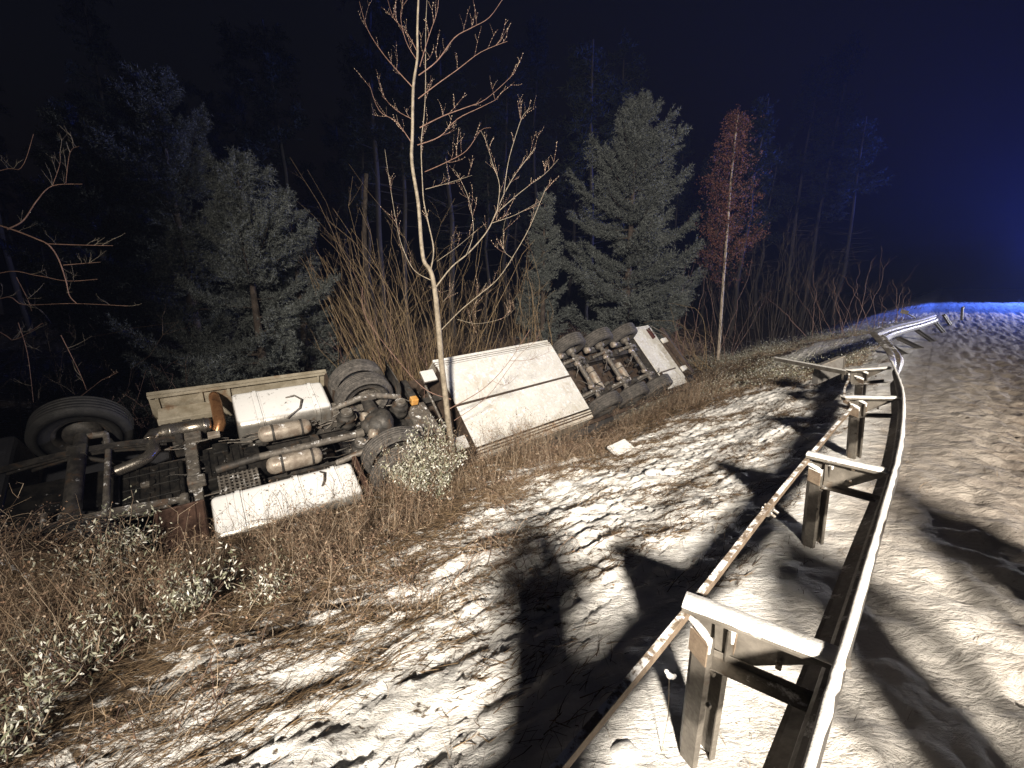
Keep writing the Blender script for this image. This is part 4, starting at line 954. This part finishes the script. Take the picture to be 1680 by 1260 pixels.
# branches reaching in from the left
rr = random.Random(9); YB = 5.6; b = at(-150, 760, YB); b.z = gz(b.x, b.y)
LT = thing('bare_tree', 'bare tree reaching thin crooked branches in from the left edge', 'tree', b)
MB().tube([p - b for p in polyline([(-150, 900), (-140, 600), (-120, 420), (-130, 200)], YB)], .06, 10).build('trunk', M['bark'], LT)
tw = []; bd = []
for pts, r in (([(-125, 300), (-60, 350), (0, 370), (30, 380), (60, 392), (80, 402), (96, 425), (108, 460), (114, 485), (126, 498)], .015), ([(12, 376), (38, 362), (60, 330), (86, 305), (135, 302)], .011), ([(75, 400), (130, 402), (185, 403)], .008), ([(104, 435), (140, 432), (165, 430)], .006), ([(-130, 500), (0, 448), (60, 452), (110, 461), (160, 458)], .009), ([(-130, 560), (0, 490), (40, 500), (120, 498), (210, 502)], .008), ([(-130, 480), (0, 545), (25, 557), (70, 530)], .007), ([(27, 455), (45, 490), (52, 510)], .005), ([(86, 305), (98, 270), (98, 250)], .004), ([(108, 300), (115, 250), (130, 240)], .004), ([(-130, 330), (0, 280), (35, 275), (55, 220)], .006), ([(30, 530), (45, 580), (55, 660)], .005), ([(100, 550), (130, 610), (142, 640)], .005)):
    pth = [p - b for p in polyline(pts, YB, .35, 5, 1, rr)]
    MB().tube(pth, list(np.linspace(r * .8, r * .28, len(pth))), 6).build('branch', M['red_twig'], LT); twigs_on(pth, .003, 4, .3, rr, tw, bd, 1)
V, F = tubes(tw, 3); tag(np_mesh('twigs', V, F, M['twig'], LT), kind='stuff')

# ================================================================== CONIFERS
def shoot_template(n, ln, nl, wd, rng):
    Vs = []; t = rng.uniform(0, 1, n); a = rng.uniform(0, 2 * math.pi, n)
    d = np.stack([np.cos(a) * .75, np.sin(a) * .75, np.full(n, .65)], 1); d = unit(d); p = np.stack([t * 0, t * 0, t * ln], 1)
    sd = unit(np.cross(d, rng.normal(size=(n, 3)))) * wd / 2
    V = np.stack([p - sd, p + sd, p + d * nl], 1).reshape(-1, 3); F = np.arange(3 * n).reshape(-1, 3)
    return V, F
def place_shoots(P, D, S_, tmpl):
    V0, F0 = tmpl; n = len(P); D = unit(D); e = unit(np.cross(D, RNG.normal(size=(n, 3)))); g_ = np.cross(D, e)
    V = P[:, None] + S_[:, None, None] * (e[:, None] * V0[None, :, 0:1] + g_[:, None] * V0[None, :, 1:2] + D[:, None] * V0[None, :, 2:3])
    F = F0[None] + (np.arange(n) * len(V0))[:, None, None]
    return V.reshape(-1, 3), F.reshape(-1, 3)
TM = shoot_template(30, .20, .060, .011, np.random.default_rng(1))
def conifer(name, label, base_px, Y, top_py, width, seed, shoots, mat, group=None, ragged=.35, first=.08, lean=0., big=1.0, cat_='tree', zb=None):
    rg = np.random.default_rng(seed); b = at(base_px[0], base_px[1], Y); b.z = gz(b.x, b.y) if zb is None else zb
    H = at(base_px[0], top_py, Y).z - b.z; Wd = width * Y / FPX / 2
    o = thing(name, label, cat_, b, group)
    MB().tube([(0, 0, -.2), (lean * .3, 0, H * .4), (lean, 0, H)], [H * .016 + .03, H * .011 + .02, .012], 9).build('trunk', M['bark'], o)
    br = []; P = []; D = []
    nb = int(H * 8)
    for k in range(nb):
        h = first + (1 - first) * ((k + rg.uniform(0, 1)) / nb) ** .92; a = rg.uniform(0, 2 * math.pi)
        r = Wd * ((1 - h) ** .75) * (1 + ragged * rg.uniform(-1, .5)) * (.92 if h < first + .05 else 1) + .12
        root = np.array([lean * h, 0, h * H]); dirh = np.array([math.cos(a), math.sin(a), 0]); up_ = rg.uniform(-.1, .25) + .5 * h
        m = 9; t = np.linspace(0, 1, m)[:, None]
        pts = root + dirh * r * t + np.array([0, 0, 1.]) * (up_ * r * t + .18 * r * t ** 2.5 - .10 * r * np.sin(t * 3))
        br.append((pts, np.linspace(.010 + .012 * r, .004, m)))
        ns = max(4, int(shoots / nb * (r / Wd + .25) * 1.5))
        tt = rg.uniform(.015, 1, ns) ** .85; idx = tt * (m - 1); i0 = np.minimum(idx.astype(int), m - 2); fr_ = (idx - i0)[:, None]
        c = pts[i0] * (1 - fr_) + pts[i0 + 1] * fr_
        side = np.cross(dirh, [0, 0, 1.]); off = rg.uniform(-1, 1, ns) * (.10 + .42 * r * (1.05 - tt)) * .7
        c = c + side * off[:, None] + np.array([0, 0, 1.]) * (rg.normal(0, .05, ns))[:, None] + dirh * (np.abs(off) * .5)[:, None]
        dd = dirh * .7 + side * (np.sign(off) * .45)[:, None] + np.array([0, 0, 1.]) * rg.uniform(.1, .9, ns)[:, None] + rg.normal(0, .25, (ns, 3))
        P.append(c); D.append(dd)
    V, F = tubes(br, 4); tag(np_mesh('branches', V, F, M['bark'], o), kind='stuff')
    P = np.concatenate(P); D = np.concatenate(D)
    V, F = place_shoots(P, D, rg.uniform(.75, 1.35, len(P)) * big, TM); tag(np_mesh('needles', V, F, mat, o), kind='stuff')
    return o
conifer('pine_tree', 'tallest frosted pine at the left with its top fading into the dark', (330, 590), 13.2, 125, 380, 21, 15000, M['brightened_needles'], 'conifers behind the lorry', .5, .03, big=1.25)
conifer('pine_tree', 'ragged dark pine leftmost in the group of frosted pines', (205, 600), 12.2, 190, 270, 22, 9000, M['brightened_needles'], 'conifers behind the lorry', .5, .03, big=1.2)
conifer('pine_tree', 'low bushy frosted pine with drooping boughs nearest the twin wheels', (430, 585), 11.4, 270, 400, 23, 9500, M['brightened_needles'], 'conifers behind the lorry', .55, .02, big=1.15)
conifer('pine_tree', 'small spiky young pine at the right edge of the left pine group', (500, 560), 12.5, 318, 100, 24, 2000, M['brightened_needles'], 'conifers behind the lorry', .3)
conifer('spruce_tree', 'broad frosted spruce standing behind the trailer axles', (1024, 560), 20.5, 170, 285, 25, 13000, M['brightened_needles'], 'conifers behind the lorry', .55, .12, big=1.7)
conifer('spruce_tree', 'narrow small spruce between the bare sapling and the broad spruce', (890, 550), 17.5, 325, 100, 26, 3500, M['brightened_needles'], 'conifers behind the lorry', .3, .1, big=1.1)
Yk = 17.0; b = at(604, 560, Yk); b.z = gz(b.x, b.y); o = thing('dead_tree', 'pale broken trunk glimpsed upright behind the fan of willow rods', 'tree', b)
pth = [p - b for p in polyline([(606, 600), (602, 480), (598, 380), (601, 285)], Yk, 0, 4)]; MB().tube(pth, list(np.linspace(.12, .07, len(pth))), 9).build('trunk', M['bark'], o)
# rust-leaved tree with a pale trunk
Yr = 21.0; b = at(1178, 592, Yr); b.z = gz(b.x, b.y)
o = thing('rust_leaved_tree', 'slender pale-trunked tree with a narrow crown of rust-brown leaves', 'tree', b)
pth = [p - b for p in polyline([(1172, 640), (1178, 590), (1186, 470), (1193, 380), (1199, 300), (1207, 220), (1211, 188)], Yr, 0, 5)]
MB().tube(pth, list(np.linspace(.085, .02, len(pth))), 9).build('trunk', M['birch'], o)
rg = np.random.default_rng(31); br = []; P = []; D = []
for k in range(190):
    h = rg.uniform(.36, 1) ; i = int(h * (len(pth) - 1)); root = np.array(pth[i]); a = rg.uniform(0, 6.28); r = (2.7 * (1.04 - h) ** .85 + .12) * rg.uniform(.3, 1.05)
    t = np.linspace(0, 1, 6)[:, None]; d = np.array([math.cos(a), math.sin(a), .55]); pts = root + d * r * t + np.array([0, 0, .25]) * t ** 2 * r
    br.append((pts, np.linspace(.014, .004, 6))); ns = int(110 * r / 1.2); q = np.repeat(rg.uniform(.25, 1, ns // 6 + 1), 6)[:ns][:, None]
    P.append(root + d * r * q + np.repeat(rg.normal(0, .13, (ns // 6 + 1, 3)), 6, 0)[:ns] + rg.normal(0, .05, (ns, 3))); D.append(rg.normal(0, 1, (ns, 3)) + [0, 0, -.6])
V, F = tubes(br, 3); tag(np_mesh('branches', V, F, M['bark'], o), kind='stuff')
P = np.concatenate(P); D = np.concatenate(D); V, F = leaves(P, D, rg.uniform(.04, .11, len(P)), rg.uniform(.018, .045, len(P))); tag(np_mesh('leaves', V, F, M['rust_leaf'], o), kind='stuff')
# tall far forest: a few shapes copied
proto = []
TMF = shoot_template(10, .5, .28, .06, np.random.default_rng(2))
for k in range(3):
    o = thing('forest_tree', 'tall dark forest trunk fading into the night behind the clearing', 'tree', (0, 0, 0), 'tall forest trees in the dark')
    rg = np.random.default_rng(60 + k); H = 17 + 3 * k
    pts = [(rg.normal(0, .12), rg.normal(0, .12), z) for z in np.linspace(-.5, H, 8)]
    MB().tube(pts, list(np.linspace(.20, .05, 8)), 8).build('trunk', M['farbark'], o)
    br = []; P = []; D = []
    for j in range(70):
        h = rg.uniform(.3, 1); a = rg.uniform(0, 6.28); r = 2.6 * (1.1 - h) ** .5 * rg.uniform(.4, 1); t = np.linspace(0, 1, 4)[:, None]
        root = np.array([0, 0, h * H]); d = np.array([math.cos(a), math.sin(a), rg.uniform(-.2, .3)]); br.append((root + d * r * t, np.linspace(.03, .008, 4)))
        if h > .5:
            q = rg.uniform(.3, 1, (16, 1)); P.append(root + d * r * q + rg.normal(0, .2, (16, 3))); D.append(np.tile(d, (16, 1)) + rg.normal(0, .5, (16, 3)))
    V, F = tubes(br, 3); tag(np_mesh('branches', V, F, M['farbark'], o), kind='stuff')
    P = np.concatenate(P); D = np.concatenate(D); V, F = place_shoots(P, D, rg.uniform(.8, 1.4, len(P)), TMF); tag(np_mesh('needles', V, F, M['far_needles'], o), kind='stuff')
    proto.append(o)
rr = random.Random(77); k = 0
for i in range(40):
    o = proto[i] if i < 3 else copy_tree(proto[i % 3])
    px = -60 + 1440 * ((i * .6180339) % 1); Y = rr.uniform(30, 52); x = (px - 840) / FPX * Y * 1.03
    u_, d_ = ud(x, Y)
    if d_ < 5: x -= (6 - d_) * 1.4
    o.location = (x, Y, gz(x, Y)); o.rotation_euler = (rr.uniform(-.03, .03), rr.uniform(-.03, .03), rr.uniform(0, 6)); s_ = rr.uniform(.8, 1.25); o.scale = (s_, s_, s_)

# ================================================================== GRASS, BRAMBLES, SHRUBS
def scatter(n, u0, u1, d0, d1, dens=None):
    u = RNG.uniform(u0, u1, n); d = RNG.uniform(d0, d1, n); x, y = xy(u, d)
    if dens is not None:
        k = RNG.uniform(0, 1, n) < dens(x, y, u, d); x, y = x[k], y[k]
    return np.stack([x, y, ground_z(x, y)], 1)
def field(name, P, dirs, ln, wd, mat, label=None, droop=.35, segs=3):
    V, F = blades(P, dirs, ln, wd, droop, segs); o = np_mesh(name, V, F, mat); tag(o, label, name.replace('_', ' '), kind='stuff'); return o
ca, sa = math.cos(rad(28)), math.sin(rad(28))
def streak(x, y):
    p = x * ca + y * sa; q = -x * sa + y * ca; return fbm(p * 1.2, q * 5, 4, 71)
# dark stubble pressed into the snow of the bank
P = scatter(330000, -2, 15, .6, 5.2, lambda x, y, u, d: sstep(.43, .60, streak(x, y)) * (.32 + .6 * sstep(.8, 3, d)))
n = len(P); D = np.stack([np.full(n, ca), np.full(n, sa), np.zeros(n)], 1) * RNG.choice([-1, 1], n, p=[.35, .65])[:, None] + RNG.normal(0, .38, (n, 3)); D[:, 2] = np.abs(D[:, 2]) * .6 + .12
field('stubble', P, D, RNG.uniform(.04, .20, n), RNG.uniform(.002, .006, n), M['stubble'], 'dark flattened stubble poking through the snow on the bank', .25)
# sparse upright dead stalks near the rail and verge
P = scatter(6500, 0, 12, -.9, 2.2, lambda x, y, u, d: sstep(.5, .66, fbm(x * 2.2, y * 2.2, 3, 81)))
n = len(P); D = RNG.normal(0, .5, (n, 3)); D[:, 2] = RNG.uniform(.2, 1.2, n)
field('verge_stalks', P, D, RNG.uniform(.04, .16, n), RNG.uniform(.0018, .0035, n), M['stubble'], 'short dead stalks along the verge under the guardrail', .4)
# dry brown grass between the bank and the lorry
def dgrass(x, y, u, d): return sstep(2.6, 4.0, d + .65 * (1 - sstep(.5, 4.5, u)) + (fbm(x * .8, y * .8, 3, 91) - .5) * 2.6) * (1 - .75 * sstep(5, 7.5, u)) * (.06 + .94 * sstep(.40, .62, fbm(x * 1.6, y * 1.6, 3, 95)))
P = scatter(125000, -3.5, 15, 1.4, 6.0, dgrass); n = len(P); D = RNG.normal(0, .55, (n, 3)); D[:, 2] = RNG.uniform(.25, 1.1, n)
field('dry_grass', P, D, RNG.uniform(.08, .34, n), RNG.uniform(.002, .005, n), M['straw'], 'matted dry brown grass at the foot of the bank below the lorry', .5)
# brambles: arching stems
def brambles(n, u0, u1, d0, d1, ln, seed, dens=None, r=(.0018, .0045), nb=8):
    Pp = scatter(n, u0, u1, d0, d1, dens); rg = np.random.default_rng(seed); out = []
    for p in Pp:
        a = rg.uniform(0, 6.28); L_ = ln * rg.uniform(.35, 1.1); t = np.linspace(0, 1, nb)[:, None]; hgt = L_ * rg.uniform(.15, .7)
        pts = p + np.array([math.cos(a), math.sin(a), 0]) * L_ * t + np.array([0, 0, 1.]) * (np.sin(t * math.pi * rg.uniform(.6, 1.0)) * hgt) + rg.normal(0, .018 * L_, (nb, 3)).cumsum(0)
        q = rg.uniform(*r); out.append((pts, np.linspace(q, q * .4, nb)))
    return out
bs = brambles(7500, -3.5, 15, 1.5, 5.9, .48, 1, dgrass)
V, F = tubes(bs, 3); o = np_mesh('brambles', V, F, M['bramble']); tag(o, 'tangled reddish bramble stems between the snowy bank and the lorry', 'brambles', kind='stuff')
idx = RNG.integers(0, len(bs), 26000); P = np.array([bs[i][0][RNG.integers(2, 8)] for i in idx]) + RNG.normal(0, .04, (26000, 3)); D = RNG.normal(0, 1, P.shape)
V, F = leaves(P, D, RNG.uniform(.010, .030, len(P)), RNG.uniform(.006, .016, len(P))); o = np_mesh('withered_leaves', V, F, M['litter']); tag(o, 'withered brown leaves caught in the brambles', 'leaves', kind='stuff')
P = scatter(5200, -1, 13.5, 3.6, 5.5, lambda x, y, u, d: sstep(.48, .62, fbm(x * 1.1, y * 1.1, 3, 123)) * (1 - .6 * sstep(5, 8, u))); n = len(P); st = []; lv = []; rg = np.random.default_rng(8)
for p in P:
    h = rg.uniform(.25, .75); t = np.linspace(0, 1, 6)[:, None]; q = p + np.array([rg.normal(0, .22), rg.normal(0, .22), 0]) * h * t ** 1.5 + np.array([0, 0, h]) * t + rg.normal(0, .008, (6, 3)).cumsum(0)
    st.append((q, np.linspace(.0028, .001, 6)))
    for _ in range(3):
        b0 = q[rg.integers(2, 6)]; st.append((np.array([b0, b0 + rg.normal(0, .05, 3) + [0, 0, .05], b0 + rg.normal(0, .08, 3) + [0, 0, .11]]), np.array([.0018, .0013, .0008]))); lv.append(st[-1][0][2]); lv.append(b0)
V, F = tubes(st, 3); tag(np_mesh('tall_weeds', V, F, M['straw']), 'tall thin dead weeds standing along the lower side of the lorry', 'weeds', kind='stuff')
lv = np.array(lv); V, F = leaves(lv, rg.normal(0, 1, lv.shape), rg.uniform(.012, .035, len(lv)), rg.uniform(.008, .016, len(lv))); tag(np_mesh('weed_seeds', V, F, M['litter']), 'small withered leaves and seeds on the tall dead weeds', 'seeds', kind='stuff')
# thicket behind the lorry
bs = brambles(5200, 3, 26, 9.5, 19, 1.9, 2, None, (.005, .012)) + brambles(2200, -6, 6, 7.5, 13, 1.6, 3, None, (.004, .009))
for pts, r in bs:
    pass
V, F = tubes(bs, 3); o = np_mesh('undergrowth', V, F, M['bramble']); tag(o, 'dark brown undergrowth along the forest edge behind the lorry', 'undergrowth', kind='stuff')
idx = RNG.integers(0, len(bs), 34000); P = np.array([bs[i][0][RNG.integers(2, 8)] for i in idx]) + RNG.normal(0, .12, (34000, 3)); D = RNG.normal(0, 1, P.shape)
V, F = leaves(P, D, RNG.uniform(.04, .09, len(P)), RNG.uniform(.02, .05, len(P))); o = np_mesh('undergrowth_leaves', V, F, M['litter']); tag(o, 'dead leaves in the undergrowth behind the lorry', 'leaves', kind='stuff')
# weeds at the far bank right of the trailer
P = scatter(42000, 11, 26, 1.2, 9, lambda x, y, u, d: sstep(.42, .6, fbm(x * .9, y * .9, 3, 99))); n = len(P); D = RNG.normal(0, .6, (n, 3)); D[:, 2] = RNG.uniform(.2, 1.1, n)
field('bank_weeds', P, D, RNG.uniform(.12, .5, n), RNG.uniform(.004, .010, n), M['straw'], 'dense dry weeds on the far bank right of the trailer', .5)
P2 = P[RNG.integers(0, n, 26000)] + np.abs(RNG.normal(0, .2, (26000, 3))); V, F = leaves(P2, RNG.normal(0, 1, P2.shape), RNG.uniform(.02, .05, 26000), RNG.uniform(.012, .03, 26000)); tag(np_mesh('weed_leaves', V, F, M['frost_leaf']), 'small pale frosted leaves on the far bank weeds', 'leaves', kind='stuff')
P = scatter(9000, 24, 48, -9, 3, lambda x, y, u, d: sstep(.50, .66, fbm(x * .6, y * .6, 3, 133)) * (.25 + .75 * sstep(-2, 1, d))); n = len(P); D = RNG.normal(0, .45, (n, 3)); D[:, 2] = RNG.uniform(.4, 1.1, n)
field('crest_weeds', P, D, RNG.uniform(.15, .6, n), RNG.uniform(.006, .014, n), M['straw'], 'ragged weeds and lumps along the far crest of the road', .4)
# frosted leafy shrubs
def shrub(label, px, py, Y, hpx, wpx, nst, nl, seed, ls=1.0):
    rg = np.random.default_rng(seed); b = on_ground(px, py); b.z -= .02; Y = b.y; sc = Y / FPX; H = max(.25, at(px, py - hpx, Y).z - b.z) * (1 if Y > 5 else .72); W_ = wpx * sc / 2
    o = thing('leafy_shrub', label, 'shrub', b, 'frosted leafy shrubs in front of the lorry'); st = []; P = []; D = []
    for _ in range(nst):
        a = rg.uniform(0, 6.28); r = W_ * math.sqrt(rg.uniform(0, 1)); t = np.linspace(0, 1, 8)[:, None]; h = H * rg.uniform(.45, 1.0)
        pts = np.array([math.cos(a) * .15 * W_, math.sin(a) * .15 * W_, 0]) + np.array([math.cos(a) * r, math.sin(a) * r, 0]) * t ** 1.3 + np.array([0, 0, h]) * t + rg.normal(0, .02, (8, 3)).cumsum(0)
        st.append((pts, np.linspace(.006, .0015, 8))); k = int(nl * (1.9 if Y > 5 else 1.05) / nst); tt = rg.uniform(.3, 1, k) * 7; i0 = np.minimum(tt.astype(int), 6); f = (tt - i0)[:, None]
        P.append(pts[i0] * (1 - f) + pts[i0 + 1] * f + rg.normal(0, .035, (k, 3))); dd = rg.normal(0, .6, (k, 3)); dd[:, 2] += .45; D.append(dd)
    V, F = tubes(st, 4); tag(np_mesh('stems', V, F, M['bramble'], o), kind='stuff'); P = np.concatenate(P); D = np.concatenate(D)
    V, F = leaves(P, D, rg.uniform(.035, .075, len(P)) * ls * (1 if Y > 5 else .75), rg.uniform(.012, .022, len(P)) * ls * (1 if Y > 5 else .75)); tag(np_mesh('leaves', V, F, M['frost_leaf'], o), kind='stuff')
SH = [('pale-leaved shrub at the foot of the bare sapling', 705, 815, 6.2, 110, 120, 46, 2000, .8), ('thin pale-leaved shrub overlapping the lower twin wheels', 660, 800, 5.6, 85, 70, 20, 600, 1.0),
 ('tall frosted shrub below the front wheel of the lorry', 170, 960, 3.9, 120, 160, 22, 520, 1.0), ('frosted shrub left of centre in the brown grass', 320, 1000, 3.7, 120, 150, 26, 700, 1.0),
 ('low frosted shrub at the far left edge below the lorry', 40, 1090, 3.3, 110, 140, 18, 420, 1.0), ('frosted shrub in the middle of the left brush', 160, 1110, 3.2, 150, 170, 26, 560, 1.0),
 ('dark green shrub in the bottom left corner', 40, 1230, 2.7, 130, 200, 18, 380, 1.0), ('sparse shrub in front of the brown step box', 225, 900, 4.3, 90, 120, 18, 420, 1.0), ('pale scrubby shrub right of the second one on the brown slope', 440, 980, 4.0, 70, 110, 20, 420, .8)]
for i, (lb, *a) in enumerate(SH): shrub(lb, *a[:5], a[5], a[6], 100 + i, a[7])
# driftwood limbs under the front of the lorry
o = thing('broken_limb', 'broken grey branch slanting down below the front axle of the lorry', 'branch', on_ground(60, 1015)); b = o.location
MB().tube([at(148, 895, 4.6) - b, at(110, 950, 4.4) - b, at(60, 1008, 4.2) - b], [.05, .045, .055], 9).build('wood', M['bark'], o)
# snow-covered plate and stones on the bank
B = on_ground(1018, 742); o = thing('snowy_board', 'flat square snow-covered board lying on the bank below the trailer', 'board', B)
m = MB().box((-.17, -.13, 0), (.17, .13, .03)); q = m.build('board', M['stone'], o, .006); q.rotation_euler = (rad(14), rad(-16), rad(20)); q.location = (0, 0, .05)
m = MB().box((-.165, -.125, .032), (.165, .125, .05)); q = m.build('snow_cap', M['snow'], o, .02); q.rotation_euler = (rad(14), rad(-16), rad(20)); q.location = (0, 0, .05)
def stone(label, p, r, seed, name='stone', mat='stone', cat_='stone'):
    rg = np.random.default_rng(seed); o = thing(name, label, cat_, p, None); me = MB(); n1, n2 = 9, 14; vs = []
    for i in range(n1 + 1):
        for j in range(n2):
            th = math.pi * i / n1; ph = 2 * math.pi * j / n2; k = r * (.8 + .45 * float(fbm(np.array([math.cos(ph) * math.sin(th) * 2 + seed]), np.array([math.sin(ph) * math.sin(th) * 2 + math.cos(th) * 1.5]), 3, seed)[0]))
            vs.append((k * math.sin(th) * math.cos(ph), k * .8 * math.sin(th) * math.sin(ph), k * .6 * math.cos(th)))
    me.add(vs, [(i * n2 + j, (i + 1) * n2 + j, (i + 1) * n2 + (j + 1) % n2, i * n2 + (j + 1) % n2) for i in range(n1) for j in range(n2)], True); me.build('rock', M[mat], o); return o
stone('low snow-covered lump under the tension bar in the foreground shadow', on_ground(1030, 1235) - Vector((0, 0, .03)), .085, 3, 'snow_lump', 'snow', 'snow lump')
stone('snow-capped lump standing out at the brown grass edge', on_ground(345, 1040), .035, 4, 'snow_lump', 'snow', 'snow lump')
stone('half-buried snowy boulder on the bank beside the third post', on_ground(1075, 780), .12, 6)
stone('torn clod of brown earth frozen onto the road snow', on_ground(1590, 688), .045, 7, 'earth_clod', 'bark', 'clod')
# a frosted seed head on a thin stem near the first post
B = on_ground(1085, 1235); o = thing('seed_head', 'single white frosted seed head on a thin stalk beside the nearest post', 'plant', B); tp = at(1098, 1108, B.y - .02)
MB().tube([(0, 0, 0), (tp - B) * .5 + Vector((.012, 0, 0)), tp - B], .0018, 5).build('stalk', M['twig'], o)
mb = MB()
for c, r in (((0, 0, 0), .013), ((.013, 0, -.004), .011), ((.021, .004, -.006), .009), ((-.012, 0, .018), .009), ((-.006, .004, .007), .008)):
    c = (tp - B) + Vector(c); mb.lathe([(-r, .0003), (-r * .7, r * .7), (0, r), (r * .7, r * .7), (r, .0003)], c, (0, 0, 1), 10)
mb.build('frosted_head', M['frost_seed'], o)
# thin wire at the first post
B = on_ground(1150, 1235); o = thing('twig_loop', 'thin dead tendril looping round the foot of the nearest post', 'plant', B)
MB().tube(catmull([at(1100, 1238, B.y) - B, at(1120, 1252, B.y - .03) - B, at(1143, 1240, B.y - .05) - B, at(1165, 1238, B.y - .02) - B, at(1178, 1255, B.y - .05) - B], 5), .002, 5).build('stem', M['bark'], o)

# ================================================================== PEOPLE ON THE ROAD BEHIND THE CAMERA (their shadows fall across the bank)
def person(x, y, rz, label, h=1.76, arms='up', spread=.14):
    z0 = gz(x, y); o = thing('person', label, 'person', (x, y, z0)); o.rotation_euler = (0, 0, rz); k = h / 1.78
    J = {'pel': (0, 0, .95), 'bel': (0, .01, 1.1), 'che': (0, .01, 1.33), 'nek': (0, .0, 1.50), 'hed': (0, .02, 1.60), 'top': (0, .02, 1.72)}
    R_ = {'pel': .155, 'bel': .15, 'che': .17, 'nek': .065, 'hed': .10, 'top': .085}; E_ = [('pel', 'bel'), ('bel', 'che'), ('che', 'nek'), ('nek', 'hed'), ('hed', 'top')]
    for q, s_ in (('l', -1), ('r', 1)):
        J['hip' + q] = (.10 * s_, 0, .88); J['kne' + q] = ((.10 + spread * .35) * s_, .03, .50); J['ank' + q] = ((.10 + spread * .7) * s_, -.02, .10); J['toe' + q] = ((.11 + spread * .7) * s_, .18, .04)
        J['sho' + q] = (.19 * s_, 0, 1.42)
        if arms == 'up': J['elb' + q] = (.27 * s_, .16, 1.24); J['wri' + q] = (.10 * s_, .36, 1.45)
        else: J['elb' + q] = (.28 * s_, .0, 1.13); J['wri' + q] = (.26 * s_, .08, .88)
        J['han' + q] = (J['wri' + q][0] * .8, J['wri' + q][1] + .05, J['wri' + q][2] + (.06 if arms == 'up' else -.08))
        for a, r in (('hip', .10), ('kne', .068), ('ank', .055), ('toe', .045), ('sho', .075), ('elb', .058), ('wri', .04), ('han', .04)): R_[a + q] = r
        E_ += [('pel', 'hip' + q), ('hip' + q, 'kne' + q), ('kne' + q, 'ank' + q), ('ank' + q, 'toe' + q), ('che', 'sho' + q), ('sho' + q, 'elb' + q), ('elb' + q, 'wri' + q), ('wri' + q, 'han' + q)]
    ks = list(J); me = bpy.data.meshes.new('body'); me.from_pydata([tuple(c * k for c in J[a]) for a in ks], [(ks.index(a), ks.index(b)) for a, b in E_], []); me.materials.append(M['cloth'])
    b = bpy.data.objects.new('body', me); C.objects.link(b); b.parent = o; md = b.modifiers.new('skin', 'SKIN')
    for i, a in enumerate(ks): me.skin_vertices[0].data[i].radius = (R_[a], R_[a]) if a in R_ else (.05, .05)
    me.skin_vertices[0].data[0].use_root = True; b.modifiers.new('sub', 'SUBSURF').levels = 1; b.modifiers['sub'].render_levels = 2
    return o
person(.06, -.47, 0, 'person in dark jacket holding up a phone at the guardrail', 1.74, 'up')
person(2.45, .05, .1, 'person in dark clothing standing on the snowy road near the rail', 1.80, 'down', .06)
person(1.42, -.35, -.1, 'person in dark clothing standing just behind the phone holder', 1.82, 'down', .08)
person(2.6, -2.2, .2, 'person in dark clothing standing farther back on the road', 1.78, 'down', .3)

# ================================================================== HAZE
mh = bpy.data.materials.new('night_haze'); mh.use_nodes = True; nt = mh.node_tree; nt.nodes.clear()
ou = nt.nodes.new('ShaderNodeOutputMaterial'); vo = nt.nodes.new('ShaderNodeVolumePrincipled'); vo.inputs['Density'].default_value = .00065
vo.inputs['Color'].default_value = (.50, .60, 1.0, 1); vo.inputs['Anisotropy'].default_value = .2
nt.links.new(vo.outputs[0], ou.inputs['Volume'])
HAZE = True
if HAZE:
    h = MB().box((-330, -330, -8), (330, 330, 34)).build('haze', mh); tag(h, 'thin damp night haze glowing blue at the right', 'haze', kind='stuff')
